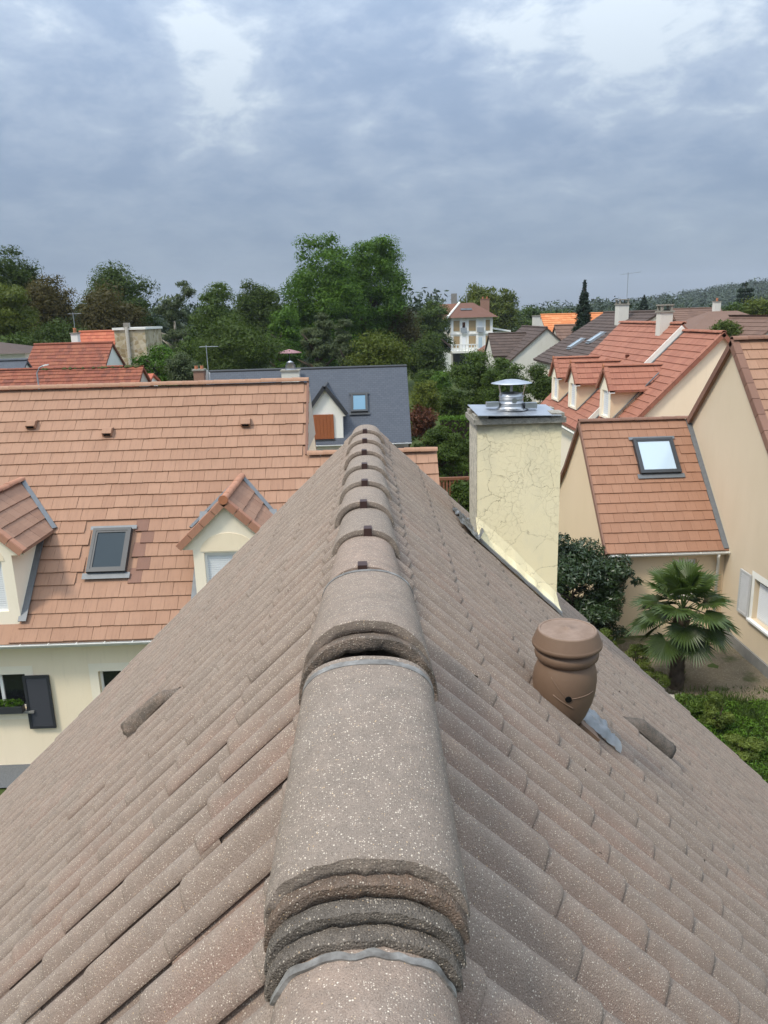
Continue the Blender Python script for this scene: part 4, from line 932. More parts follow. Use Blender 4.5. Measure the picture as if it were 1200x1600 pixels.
# ------------------------------------------------------------------ right neighbour: beige gable house with a lower wing
def right_house():
    g0 = 0.6; T = thing('house', (11, 21, 0.9), 'beige gable house at the right edge with a lower wing holding one skylight', 'house')
    XW, yA, zA, half, ze = 10.12, 21.17, 9.30, 5.85, 3.45
    # main block: gable wall facing left
    m = MB(); m.wall((XW, yA+5.6, g0), -Y3, Z3, -X3, 11.2, 3.3-g0, [(yA+5.6-18.92, yA+5.6-17.35, 2.08-g0, 3.22-g0)], 0.22)
    m.face((XW, yA+5.6, 3.3), (XW, yA-5.6, 3.3), (XW, yA-5.6, zA-5.6-0.08), (XW, yA, zA-0.08), (XW, yA+5.6, zA-5.6-0.08))
    m.face((XW, yA-5.6, g0), (19, yA-5.6, g0), (19, yA-5.6, 3.6), (XW, yA-5.6, 3.6)); m.face((19, yA-5.6, g0), (19, yA+5.6, g0), (19, yA+5.6, 3.6), (19, yA, zA-0.1), (19, yA-5.6, 3.6)); m.face((19, yA+5.6, g0), (XW, yA+5.6, g0), (XW, yA+5.6, 3.6), (19, yA+5.6, 3.6))
    m.build('wall', MAT['beige_wall'], T)
    MB().box(XW-0.06, XW-0.002, yA-5.6, 20.42, g0, 1.22).build('plinth', MAT['plinth'], T)
    m = MB()
    for s in (-1, 1): a, b = Vector((XW-0.10, yA, zA)), Vector((XW-0.10, yA+s*half, zA-half)); m.prism([a, b, b-Z3*0.12, a-Z3*0.12], X3*9.0)
    rf = m.build('roof', MAT['salmon_tile'], T); s45 = Vector((0, 1, 1)).normalized()
    def mk(a, b): return not (0.78 < a < 1.72 and 6.75 < b < 8.0)
    tile_plane(rf, (XW-0.10, yA-half, zA-half), X3, s45, 9.0, half*math.sqrt(2), 0.305, 0.345, 'salmon_tile', 140, mk, 'tile_field', 0.028, stagger=1.0)
    cap_tiles(rf, (XW-0.1, yA, zA+0.06), (18.9, yA, zA+0.06), 0.43, 0.12, 'salmon_dark')
    for s in (-1, 1):                                       # verge tiles on the gable
        n = 16
        for i in range(n):
            p, q = Vector((XW-0.12, yA+s*half*i/n, zA-half*i/n+0.02)), Vector((XW-0.12, yA+s*half*(i+1)/n-0.01*s, zA-half*(i+1)/n+0.03)); up = Vector((0, s, 1)).normalized()
            MB().obox((p+q)/2-up*0.06, X3*0.02, (q-p)/2, up*0.085).obox((p+q)/2+up*0.028+X3*0.085, X3*0.10, (q-p)/2, up*0.010).build('verge_tile', MAT['salmon_dark'], rf)
    c = chimney(T, 11.0, 11.75, 20.28, 20.85, 8.0, 9.92, 'old_white', pots=9)
    MB().obox((11.37, 20.15, 8.40), (0.55, 0, 0), Vector((0, 0.16, 0.16)), Vector((0, -0.006, 0.006))).build('chimney_flashing', MAT['zinc'], T)
    # window with louvred shutter and half closed roller blind
    O = Vector((XW, 18.92, 2.08)); window(T, O, -Y3, -X3, 1.57, 1.14, 'grey_glass', 'white_paint', 0, 0.17)
    roller(T, O+Z3*0.06-Y3*0.06+X3*0.02, -Y3, -X3, 1.45, 0.96, 0.05, 0.10)
    m = MB(); m.wall((XW-0.02, 19.06, 1.94), -Y3, Z3, -X3, 1.9, 1.46, [(0.14, 1.71, 0.14, 1.28)], 0.02); m.build('surround', MAT['white_wall'], T)
    MB().box(XW-0.10, XW+0.1, 17.3, 19.0, 2.02, 2.075).build('sill', MAT['white_paint'], T)
    louvre_shutter(T, (XW-0.03, 19.60, 2.05), -Y3, -X3, 0.58, 1.22, 'shutter_grey', 16)
    # wing in front of the gable
    yE, zE, yR, zR, xa, xb = 20.47, 3.52, 23.77, 6.82, 6.60, XW-0.005
    m = MB(); m.wall((xa+0.10, yE+0.22, g0), X3, Z3, -Y3, xb-xa-0.10, zE-g0, [(1.9, 2.62, 1.35, 2.62)], 0.2)
    P = [(xa+0.10, yE+0.22, g0), (xa+0.10, yE+0.22, zE+0.10), (xa+0.10, yR, zR-0.10), (xa+0.10, 26.4, zR-2.55), (xa+0.10, 27.4, zR-3.3), (xa+0.10, 27.4, g0)]
    m.face(*P); m.build('wing_wall', MAT['peach_wall'], T)
    m = MB(); m.prism([(xa, yE, zE), (xa, yR, zR), (xa, yR, zR-0.12), (xa, yE+0.06, zE-0.08)], X3*(xb-xa)); m.prism([(xa, yR, zR), (xa, 25.4, zR-1.75), (xa, 26.6, zR-2.75), (xa, 27.7, zR-3.35), (xa, 27.7, zR-3.47), (xa, 26.6, zR-2.87), (xa, 25.4, zR-1.87), (xa, yR, zR-0.12)], X3*(xb-xa))
    wr = m.build('wing_roof', MAT['wing_tile'], T); cx, cy = 8.72, 22.76
    def mask(a, b): y = yE+b/math.sqrt(2); return not (abs(xa+a-cx) < 0.66 and abs(y-cy) < 0.50)
    tile_plane(wr, (xa, yE, zE), X3, s45, xb-xa-0.14, (zR-zE)*math.sqrt(2), 0.292, 0.3333, 'wing_tile', 160, mask, 'tile_field', 0.028, stagger=1.0)
    cap_tiles(wr, (xa, yR, zR+0.05), (xb, yR, zR+0.05), 0.42, 0.10, 'salmon_dark')
    m = MB(); m.obox((xa-0.01, (yE+yR)/2, (zE+zR)/2-0.02), X3*0.02, Vector((0, 1, 1))*1.66, Vector((0, -1, 1))*0.055); m.build('verge_board', MAT['salmon_dark'], T)
    pts = [(yR, zR+0.03), (25.4, zR-1.72), (26.6, zR-2.72), (27.7, zR-3.32)]; m = MB()
    for a, b in zip(pts, pts[1:]): m.prism([(xa-0.03, a[0], a[1]), (xa-0.03, b[0], b[1]), (xa-0.03, b[0], b[1]-0.16), (xa-0.03, a[0], a[1]-0.16)], X3*0.05)
    m.build('verge_board', MAT['salmon_dark'], T)
    skylight(T, (cx, cy, zE+cy-yE+0.01), X3, s45, 1.22, 1.28, 'pale_glass', 'dark_frame', 'zinc', 'skylight with pale blind in the wing roof')
    MB().obox((xb-0.07, (yE+yR)/2, (zE+zR)/2+0.03), X3*0.075, Vector((0, 1, 1))*1.63, Vector((0, -0.010, 0.010))).build('side_flashing', MAT['zinc'], T)
    gt = gutter(T, (xa+0.05, yE-0.04, zE-0.04), (xb-0.02, yE-0.04, zE-0.04), 0.065, 'gutter', 0.8)
    MB().tube([(xb-0.30, yE-0.05, zE-0.09), (xb-0.30, yE-0.02, zE-0.2), (xb-0.22, yE+0.13, zE-0.40), (xb-0.22, yE+0.13, g0)], 0.045, 10).build('downpipe', MAT['gutter'], T, True)
    MB().box(xa+2.0, xa+2.72, yE+0.36, yE+0.40, g0+1.35, g0+2.62).build('door_panel', MAT['white_paint'], T)
right_house()

# ------------------------------------------------------------------ red tiled house with three dormers facing left
def red_house():
    T = thing('house', (14, 34, 1.2), 'red tiled house with three small dormers and a cream gable, right of the chimney', 'house')
    Xr, zr, Xe = 13.82, 9.22, 9.50; half = Xr-Xe; g0 = 1.0
    wl, rf = gable_block(T, 'Y', Xr, 30.05, 33.85, half, zr, zr-half, g0, 'cream_wall', 'red_tile', None, cap=False, over=0.1)
    for i in range(14):                                     # verge tiles, near gable
        for s in (-1, 1):
            p, q = Vector((Xr+s*half*i/14, 29.93, zr-half*i/14+0.03)), Vector((Xr+s*half*(i+1)/14-0.01*s, 29.93, zr-half*(i+1)/14+0.035)); up = Vector((s, 0, 1)).normalized()
            MB().obox((p+q)/2-up*0.055, Y3*0.02, (q-p)/2, up*0.08).obox((p+q)/2+up*0.026+Y3*0.08, Y3*0.10, (q-p)/2, up*0.010).build('verge_tile', MAT['red_tile'], rf)
    s45 = Vector((1, 0, 1)).normalized(); dorm = [(32.55, 10.12, 7.93), (36.9, 9.86, 7.86), (40.4, 9.86, 7.88)]
    def mkf(y1):
        def mask(a, b):
            y = y1-a; z = zr-half+b/math.sqrt(2)
            return not any(abs(y-dy) < 0.75 and 5.3 < z < 6.9 for dy, dx, dz in dorm)
        return mask
    tile_plane(rf, (Xe, 33.82, zr-half), -Y3, s45, 3.9, half*math.sqrt(2), 0.30, 0.34, 'red_tile', 120, mkf(33.82), 'tile_field', 0.028, stagger=1.0)
    cap_tiles(rf, (Xr, 29.95, zr+0.055), (Xr, 33.85, zr+0.055), 0.42, 0.11, 'red_tile')
    zr2 = zr+0.30
    wl2, rf2 = gable_block(T, 'Y', Xr, 33.9, 42.4, half+0.15, zr2, zr2-half-0.15, g0, 'cream_light', 'red_tile', None, cap=True, over=0.06)
    tile_plane(rf2, (Xe-0.15, 42.4, zr2-half-0.15), -Y3, s45, 8.5, (half+0.15)*math.sqrt(2), 0.30, 0.34, 'red_tile', 180, mkf(42.4), 'tile_field', 0.028, stagger=1.0)
    MB().obox((Xr-half*0.5, 33.80, zr-half*0.5+0.17), Vector((-1, 0, -1))*half*0.5, Y3*0.03, Vector((-1, 0, 1))*0.10).build('gable_band', MAT['white_wall'], T)
    MB().obox((Xr-half*0.5, 33.72, zr-half*0.5+0.055), Vector((-1, 0, -1))*half*0.5, Y3*0.06, Vector((-1, 0, 1))*0.012).build('flashing', MAT['zinc'], T)
    for dy, dx, dz in dorm:
        hole = [(0.30, 1.20, 0.10, 1.18)]; zb = dz-2.2
        dm = gable_dormer(T, (dx, dy), -X3, -Y3, 0.98, dz, dz-0.95, 0.75, zb, 2.35, 'red_tile', 'cream_light', 0.30, 0.33, 'peach_wall', 'red_tile', hole, zinc=False, over=0.12)
        roller(dm, Vector((dx, dy+0.45, zb+0.10)), -Y3, -X3, 0.90, 1.08, 0.09, 0.09)
        MB().box(dx-0.15, dx+0.1, dy-0.98, dy-0.74, dz-1.06, dz-0.97).build('eave_return', MAT['white_paint'], dm)
        MB().obox((dx+1.0, dy-0.80, dz-2.2+0.98), Vector((0.95, 0, 0.95)), Y3*0.05, Vector((-0.01, 0, 0.01))).build('side_flashing', MAT['zinc'], dm)
    gutter(T, (Xe-0.2, 42.3, zr-half-0.05), (Xe-0.2, 30, zr-half-0.05), 0.07)
    for i, y in enumerate((33.3, 35.6, 38.0)): louvre_shutter(T, (Xe+0.2, y, 2.2), -Y3, -X3, 0.9, 2.0, 'white_paint', 10)
    chimney(T, 13.3, 13.85, 35.2, 35.75, 8.9, 10.05, 'old_white', pots=9)
    for (y, x) in ((36.5, 12.3), (38.6, 12.0)):             # terracotta vents
        MB().lathe((x, y, zr2-(Xr-x)+0.02), [(0.09, 0), (0.09, 0.12), (0.11, 0.13), (0.0, 0.17)], 10).build('roof_vent', MAT['old_red_tile'], rf2, True)
red_house()

# ------------------------------------------------------------------ houses further back on the right
def back_right():
    A = at(1031, 487, 47); T = thing('house', (A.x, 50, 1.5), 'dark brown tiled house with skylights and tall pale chimney behind the red roofs', 'house')
    lo = at(878, 556, 50); half = 5.2
    gable_block(T, 'Y', A.x, 47, 58, half, A.z, A.z-half*0.62, 1.0, 'cream_light', 'brown_tile', 0, 0.33, 0.36, cap='tube')
    sl = 0.62; up = Vector((1, 0, sl)).normalized()
    for (x, y) in ((-2.6, 51.0), (-3.3, 53.2)): skylight(T, (A.x+x, y, A.z+x*sl+0.02), -Y3, up, 0.8, 1.1, 'pale_glass', 'grey_metal')
    c = at(971, 500, 51); chimney(T, c.x-0.32, c.x+0.32, 50.6, 51.4, c.z-1.4, c.z+0.95, 'old_white', pots=9)
    antenna('tall television antenna above the brown roof chimney', at(979, 478, 51.2), 2.1, 1.3, (1, 0.1, 0.1))
    # white gable house left of it
    A = at(854, 512, 64); T = thing('house', (A.x, 66, 1.8), 'white gable house with dark roof behind the garden trees', 'house'); B = at(801, 530, 64)
    gable_block(T, 'Y', A.x, 64, 74, 3.4, A.z, A.z-2.9, 1.2, 'old_white', 'brown_tile', 0, 0.36, 0.4, cap='tube')
    B = at(828, 512, 70); gable_block(T, 'X', 69, A.x-3.9, A.x-0.8, 2.6, A.z-0.5, A.z-2.3, 1.2, 'old_white', 'brown_tile', 0, 0.36, 0.4, cap='tube')
    chimney(T, A.x+0.2, A.x+0.8, 70, 70.6, A.z-0.6, A.z+0.9, 'old_white', pots=0)
    # long orange roof
    L0, L1 = at(846, 492, 80), at(966, 489, 80); T = thing('house', ((L0.x+L1.x)/2, 80, 2), 'long house with bright orange tile roof beyond the spruce', 'house')
    gable_block(T, 'X', 80, L0.x, L1.x+2, 3.4, L0.z, L0.z-1.9, 1.5, 'old_white', 'orange_tile', 0, 0.4, 0.42, cap='tube')
    # brown roof in front of the orange one
    L0, L1 = at(872, 514, 72), at(935, 514, 72); T = thing('house', ((L0.x+L1.x)/2+1, 72, 2), 'low house with dull brown roof below the orange roof', 'house')
    gable_block(T, 'X', 73, L0.x, L1.x+3, 4.0, L0.z+0.3, L0.z-3.0, 1.5, 'grey_wall', 'mid_brown_tile', 0, 0.4, 0.42, cap='tube')
    # far hipped brown roof and small ones near the cedar
    A = at(1130, 486, 78); T = thing('house', (A.x, 78, 2), 'house with wide brown hipped roof below the wooded hill', 'house'); h = 1.9
    MB().box(A.x-4.6, A.x+4.6, 74, 82, 1.5, A.z-h+0.05).build('wall', MAT['old_white'], T); m = MB(); e = [(A.x-5.2, 73.4, A.z-h), (A.x+5.2, 73.4, A.z-h), (A.x+5.2, 82.6, A.z-h), (A.x-5.2, 82.6, A.z-h)]; r0, r1 = (A.x-1.4, 78, A.z), (A.x+1.4, 78, A.z)
    m.face(e[0], e[1], r1, r0).face(e[1], e[2], r1).face(e[2], e[3], r0, r1).face(e[3], e[0], r0); m.build('roof', MAT['mid_brown_tile'], T)
    c = at(1118, 482, 79); chimney(T, c.x-0.3, c.x+0.3, 78.5, 79.1, A.z-1, A.z+0.9, 'old_white', pots=1)
    A = at(1085, 486, 95); T = thing('house', (A.x, 95, 2), 'small red brick house end beside the hipped brown roof', 'house')
    gable_block(T, 'X', 96, A.x-2.5, A.x+3.5, 3, A.z+0.3, A.z-1.6, 1.5, 'brick_far', 'mid_brown_tile', 0, 0.4, 0.42, cap='tube')
    A = at(1166, 520, 52); T = thing('house', (A.x+1.5, 54, 1.5), 'pale wall end of a house beside the right chimney', 'house')
    gable_block(T, 'Y', A.x+2.6, 52, 60, 2.9, A.z+1.0, A.z-1.2, 1.0, 'old_white', 'mid_brown_tile', 0, 0.4, 0.42, cap='tube')
back_right()

# ------------------------------------------------------------------ slate house behind the salmon roof
def slate_house():
    T = thing('house', (-3, 40, 1.0), 'white house with blue grey slate roof behind the ridge, one dormer with wooden shutter', 'house')
    x0, x1, yR, zR, yE, zE = -8.15, 2.02, 40.0, 7.72, 36.6, 4.30; g0 = 0.6
    MB().prism([(x0+0.15, yE+0.3, g0), (x0+0.15, 43.1, g0), (x0+0.15, 43.1, zE+0.1), (x0+0.15, yR, zR-0.12), (x0+0.15, yE+0.3, zE+0.15)], X3*(x1-x0-0.3)).build('wall', MAT['white_wall'], T)
    m = MB()
    for s in (-1, 1): a, b = Vector((x0, yR, zR)), Vector((x0, yR+s*(yR-yE), zE)); m.prism([a, b, b-Z3*0.10, a-Z3*0.10], X3*(x1-x0))
    rf = m.build('roof', MAT['slate'], T)
    MB().tube([(x0, yR, zR), (x1, yR, zR)], 0.07, 8).build('ridge_capping', MAT['dark_frame'], rf)
    skylight(T, (-0.47, yR-1.72, zR-1.72+0.02), X3, Vector((0, 1, 1)).normalized(), 0.84, 1.15, 'blue_glass', 'dark_frame', 'dark_frame')
    dm = gable_dormer(T, (-2.08, yE+0.25), -Y3, X3, 0.98, 7.02, 5.72, 0.80, 2.5, 2.9, 'slate', 'white_wall', capmat='dark_frame', tiles=False, barge=False, zinc=False, capr=0.07)
    m = MB()
    for s in (-1, 1): a, b = Vector((-2.08, yE+0.10, 7.06)), Vector((-2.08+s*1.02, yE+0.10, 5.70)); d = b-a; up = Vector((-d.z*s, 0, d.x*s)).normalized(); MB().obox((a+b)/2, d/2, Y3*0.03, up*0.09).build('barge_board', MAT['dark_frame'], dm)
    sh = MB().box(-2.72, -1.72, yE+0.19, yE+0.235, 4.52, 5.72).build('shutter', MAT['wood_shutter'], dm)
    for i in range(6): MB().box(-2.72+i*0.167+0.006, -2.72+(i+1)*0.167-0.006, yE+0.17, yE+0.19, 4.54, 5.70).build('board', MAT['wood_shutter'], sh)
    MB().box(-2.76, -1.68, yE+0.12, yE+0.24, 4.40, 4.50).build('sill', MAT['dark_frame'], dm)
    c = at(454, 580, 39.2); chimney(T, c.x-0.44, c.x+0.44, 38.9, 39.6, 6.0, c.z+0.0, 'old_white', pots=0)
    m = MB(); m.lathe((c.x, 39.25, c.z+0.08), [(0.30, 0), (0.24, 0.18), (0.27, 0.2), (0.15, 0.32), (0.22, 0.34), (0.03, 0.44)], 14); m.build('chimney_cowl', MAT['steel'], T, True)
    # gutter strip and lower slate lean-to at the right end
    gutter(T, (x0, yE-0.05, zE-0.04), (x1, yE-0.05, zE-0.04), 0.06, 'white_paint')
    MB().prism([(0.2, 35.2, 3.3), (0.2, 36.85, 4.0), (0.2, 36.85, 3.9), (0.2, 35.2, 3.2)], X3*1.8).build('lean_to_roof', MAT['slate'], T)
    MB().box(0.35, 1.85, 35.5, 36.85, g0, 3.3).build('lean_to_wall', MAT['white_wall'], T)
    # brick stack of the house next door, dish and antenna beside it
    b = at(312, 590, 38.5); S = thing('chimney', (b.x, 38.5, b.z-2), 'small brick chimney stack left of the slate roof', 'chimney')
    m = MB().box(b.x-0.25, b.x+0.25, 38.3, 38.8, b.z-2.0, b.z+0.34); m.build('stack', MAT['brick_far'], S); MB().box(b.x-0.30, b.x+0.30, 38.25, 38.85, b.z+0.34, b.z+0.42).build('cap', MAT['coping_concrete'], S)
    for dx in (-0.14, 0.14): MB().lathe((b.x+dx, 38.55, b.z+0.42), [(0.09, 0), (0.08, 0.16), (0.05, 0.16)], 10).build('pot', MAT['terracotta'], S)
    a = at(327, 600, 38.6); antenna('rake antenna beside the brick chimney stack', a, 1.9, 0.9, (1, 0.05, 0), 6)
    d = at(323, 591, 38.7); D = thing('gable_end', (d.x, 38.7, d.z-0.5), 'white slanted end board left of the slate roof', 'board')
    MB().prism([(d.x-0.18, 38.7, d.z-0.5), (d.x+0.14, 38.7, d.z-0.45), (d.x+0.17, 38.7, d.z+0.25), (d.x+0.02, 38.7, d.z+0.42)], (0, 0.06, 0)).build('panel', MAT['white_paint'], D)
    MB().tube([(d.x-0.2, 38.75, d.z-0.55), (d.x+0.0, 38.75, d.z-0.3)], 0.03, 6).build('bracket', MAT['grey_metal'], D)
slate_house()

# ------------------------------------------------------------------ far left cluster
def far_left():
    # long weathered red roof right behind the salmon ridge
    a, b = at(-60, 580, 38), at(221, 577, 38); T = thing('house', ((a.x+b.x)/2, 38, 1.2), 'long low house with mossy dark red roof just above the salmon ridge', 'house')
    wl, rf = gable_block(T, 'X', 38, a.x, b.x, 3.0, a.z-0.02, a.z-2.2, 1.0, 'grey_wall', 'old_red_tile', 0, 0.25, 0.25, cap=False)
    m = MB(); rs = random.Random(3)
    for i in range(70):
        x = a.x+(b.x-a.x)*(0.45+0.55*rs.random()); r = rs.uniform(0.05, 0.12); m.lathe((x, 38+rs.uniform(-0.06, 0.06), a.z-0.04), [(r, 0), (r*0.8, r*0.6), (0.01, r)], 7)
    tag(m.build('ridge_moss', MAT['moss'], rf, True), kind='stuff')
    cap_tiles(rf, (a.x, 38, a.z+0.02), (a.x+(b.x-a.x)*0.9, 38, a.z+0.02), 0.38, 0.09, 'old_red_tile')
    # pole with bent lamp arm in front of it
    p = at(60, 600, 36.5); q = at(61, 583, 36.5); L = thing('lamp_post', (p.x, 36.5, 1.0), 'thin grey pole with bent arm before the long red roof', 'lamp post')
    MB().tube([(p.x, 36.5, 0.9), (p.x, 36.5, q.z), (p.x+0.15, 36.5, q.z+0.25), (p.x+0.42, 36.5, q.z+0.36)], 0.035, 8).build('pole', MAT['grey_metal'], L); MB().obox((p.x+0.46, 36.5, q.z+0.36), (0.12, 0, 0.02), (0, 0.05, 0), (0, 0, 0.03)).build('lamp_head', MAT['white_paint'], L)
    # dark red gable house
    a, b = at(56, 539, 52), at(168, 538, 52); T = thing('house', ((a.x+b.x)/2, 52, 1.5), 'house with plain dark red roof and grey right gable, behind the mossy roof', 'house'); h = 2.9
    gable_block(T, 'X', 52, a.x, b.x+0.25, h, a.z, a.z-2.05, 1.2, 'white_wall', 'old_red_tile', 0, 0.3, 0.34, cap='tube')
    MB().box(b.x+0.36, b.x+0.385, 50.6, 51.2, 3.6, 5.3).build('door', MAT['dark_frame'], T); MB().box(b.x-0.1, b.x+0.4, 49.2, 49.6, 3.2, 5.0).build('porch_post', MAT['white_wall'], T)
    c = at(118, 530, 53); chimney(T, c.x-0.22, c.x+0.22, 52.8, 53.3, a.z-0.6, c.z+0.35, 'white_wall', pots=1)
    antenna('television antenna on the dark red house', at(118, 522, 53), 1.4, 0.8, (1, 0, 0), 5)
    # bright red roof behind
    a, b = at(126, 519, 60), at(182, 519, 60); T = thing('house', ((a.x+b.x)/2, 60, 1.8), 'house with clean orange red roof left of the stone tower block', 'house')
    gable_block(T, 'X', 60, a.x, b.x, 2.9, a.z, a.z-2.5, 1.4, 'white_wall', 'bright_red_tile', 0, 0.3, 0.34, cap='tube')
    # tall rubble stone block with a pipe
    a, b = at(178, 516, 57), at(226, 515, 57); T = thing('stone_building', ((a.x+b.x)/2, 58, 1.8), 'tall flat topped rubble stone building with drain pipe', 'building')
    bd = MB().box(a.x, b.x, 57, 61.5, 1.4, a.z).build('wall', MAT['rubble'], T); MB().box(a.x-0.1, b.x+0.1, 56.9, 61.6, a.z, a.z+0.16).build('coping', MAT['white_wall'], T)
    MB().tube([(a.x+0.95, 56.9, 1.4), (a.x+0.95, 56.9, a.z+0.2)], 0.13, 10).build('drain_pipe', MAT['coping_concrete'], T, True); MB().box(a.x+0.75, a.x+1.15, 56.85, 57.2, a.z+0.16, a.z+0.5).build('pipe_head', MAT['coping_concrete'], T)
    # left edge: dark hipped roof with white wall, slate roof below
    a = at(20, 552, 56); T = thing('house', (a.x-2, 58, 1.6), 'white house with dark brown hipped roof at the left edge', 'house'); r = at(-8, 534, 59); e0 = at(42, 552, 56)
    MB().box(r.x-6, e0.x-0.4, 56.6, 62, 1.5, e0.z).build('wall', MAT['white_wall'], T)
    m = MB(); E = [(r.x-6.5, 56, e0.z), (e0.x, 56, e0.z), (e0.x, 62.6, e0.z), (r.x-6.5, 62.6, e0.z)]; q0, q1 = (r.x-4, 59.3, r.z), (r.x, 59.3, r.z); m.face(E[0], E[1], q1, q0).face(E[1], E[2], q1).face(E[2], E[3], q0, q1).face(E[3], E[0], q0); m.build('roof', MAT['brown_tile'], T)
    a, b = at(-40, 565, 46), at(40, 566, 46); T = thing('house', ((a.x+b.x)/2, 46, 1.2), 'low house with grey slate roof at the left edge behind the mossy roof', 'house')
    gable_block(T, 'X', 46, a.x, b.x, 2.4, a.z, a.z-1.9, 1.0, 'white_wall', 'slate', None, cap='tube')
    a, b = at(221, 584, 41), at(237, 584, 41); T = thing('shed', ((a.x+b.x)/2, 41, 1.0), 'small white shed with red roof at the end of the mossy roof', 'shed')
    gable_block(T, 'X', 41, a.x, b.x, 1.2, a.z, a.z-0.45, 1.0, 'white_wall', 'bright_red_tile', None, cap=False)
    # parasol above the slate ridge
    p = at(452, 548, 62); P = thing('parasol', (p.x, 62, zg(p.x, 62)), 'pinkish garden parasol above the slate roof chimney', 'parasol')
    MB().tube([(p.x, 62, zg(p.x, 62)), (p.x, 62, p.z)], 0.03, 6).build('pole', MAT['grey_metal'], P); MB().lathe((p.x, 62, p.z), [(0.02, 0.12), (0.7, -0.05), (1.0, -0.16), (0.98, -0.2), (0.6, -0.09)], 12).build('canopy', MAT['umbrella_cloth'], P)
far_left()

# ------------------------------------------------------------------ villa
def villa():
    Y = 118; T = thing('villa', (at(735, 560, Y).x, Y, zg(15, Y)), 'tall white villa with ochre brick panels and brown hipped roof', 'villa')
    k = Y/1190*1.02; L = at(705, 497, Y); Rr = at(770, 495, Y); x0, x1 = L.x, Rr.x; ze = at(737, 496, Y).z; z0 = zg(15, Y)-0.5; yB = Y+8.5; xs = at(690, 497, Y+4).x
    W = x1-x0; rows = [(at(737, 545, Y).z, at(737, 522, Y).z), (at(737, 519, Y).z, at(737, 498, Y).z)]
    MB().box(x0, x1, Y, yB, z0, ze).build('wall', MAT['white_wall'], T); MB().box(xs, x0-0.01, Y+2.2, yB-0.1, z0, ze-0.05).build('side_wall', MAT['white_wall'], T)
    for ri, (a, b) in enumerate(rows):
        a2, b2 = a+(b-a)*0.10, b-(b-a)*0.12
        for (f0, f1) in ((0.045, 0.20), (0.385, 0.59), (0.79, 0.93)): MB().box(x0+W*f0, x0+W*f1, Y-0.05, Y-0.005, a2, b2).build('brick_panel', MAT['ochre_brick'], T)
        for j, (f0, f1) in enumerate(((0.235, 0.355), (0.63, 0.765))):
            w = MB().box(x0+W*f0, x0+W*f1, Y-0.06, Y-0.005, a2-0.25, b2-0.1).build('window', MAT['white_paint'], T); dark = (ri, j) == (1, 0)
            MB().box(x0+W*f0+0.12, x0+W*f1-0.12, Y-0.075, Y-0.062, a2-0.1, b2-0.25).build('pane', MAT['dark_glass' if dark else ('pale_glass' if (ri, j) == (0, 1) else 'roller_shutter')], w)
            if ri == 1: MB().box(x0+W*f0-0.1, x0+W*f1+0.1, Y-0.35, Y-0.30, a2-0.25, a2+0.5).build('balcony_rail', MAT['grey_metal'], w)
    for z in (rows[0][1]+0.1, rows[0][0]-0.15): MB().box(x0-0.12, x1+0.12, Y-0.14, Y-0.006, z-0.12, z+0.12).build('string_course', MAT['white_paint'], T)
    for f in (0.0, 0.215, 0.37, 0.605, 0.775, 0.945): MB().box(x0+W*f, x0+W*f+0.32, Y-0.085, Y-0.004, rows[0][0]-0.1, ze-0.05).build('pilaster', MAT['white_paint'], T)
    for i, (a, b) in enumerate(rows):
        xm = (xs+x0)/2; w = MB().box(xm-0.7, xm+0.5, Y+2.13, Y+2.19, a+0.2, b-0.5).build('window', MAT['white_paint'], T); MB().box(xm-0.5, xm+0.3, Y+2.11, Y+2.128, a+0.35, b-0.7).build('pane', MAT['pale_glass'], w)
    # terrace on the first floor and dark openings below
    zt = rows[0][0]-0.2; MB().box(xs+1.0, x1-2.6, Y-2.3, Y-0.15, zt-0.3, zt).build('terrace', MAT['white_wall'], T)
    for i in range(9): x = xs+1.1+i*(x1-3.7-xs)/8; MB().box(x-0.08, x+0.08, Y-2.25, Y-2.1, zt, zt+0.85).build('baluster', MAT['white_paint'], T)
    MB().box(xs+1.0, x1-2.6, Y-2.3, Y-2.05, zt+0.85, zt+1.0).build('handrail', MAT['white_paint'], T); MB().box(xs+1.3, x1-3, Y-0.12, Y-0.08, z0+0.5, zt-0.3).build('dark_opening', MAT['dark_glass'], T)
    w = MB().box(xs+3.2, xs+5.4, Y-0.2, Y-0.13, zt-2.7, zt-0.7).build('window', MAT['white_paint'], T)
    for i in range(3): MB().box(xs+3.35+i*0.68, xs+3.88+i*0.68, Y-0.24, Y-0.21, zt-2.5, zt-0.9).build('pane', MAT['grey_glass'], w)
    # hipped roof with cross gable to the left
    zr = at(733, 473, Y+4).z; o = 0.7; m = MB(); E = [(x0-o, Y-o, ze), (x1+o, Y-o, ze), (x1+o, yB+o, ze), (x0-o, yB+o, ze)]; ym = (Y+yB)/2; r0, r1 = (x0+W*0.28, ym, zr), (x0+W*0.62, ym, zr)
    m.face(E[0], E[1], r1, r0).face(E[1], E[2], r1).face(E[2], E[3], r0, r1).face(E[3], E[0], r0); m.face(*E[::-1]); rf = m.build('roof', MAT['villa_tile'], T)
    a = (x0+W*0.28, Y+4.4, zr-0.05); b = (xs-0.6, Y+4.4, zr-0.15); m = MB(); m.face((xs-0.7, Y+1.7, ze-0.2), (x0+0.1, Y+1.7, ze-0.2), a, b).face((xs-0.7, yB, ze-0.2), b, a, (x0+0.1, yB, ze-0.2)); m.build('roof', MAT['villa_tile'], T)
    MB().face((xs-0.05, Y+2.2, ze-0.1), (xs-0.05, Y+4.4, zr-0.3), (xs-0.05, yB-0.5, ze-0.1)).build('gable', MAT['white_wall'], T)
    MB().tube([(x0-o, Y-o, ze+0.06), (x0+W*0.28, ym, zr+0.05)], 0.16, 6).build('hip_capping', MAT['white_wall'], rf)
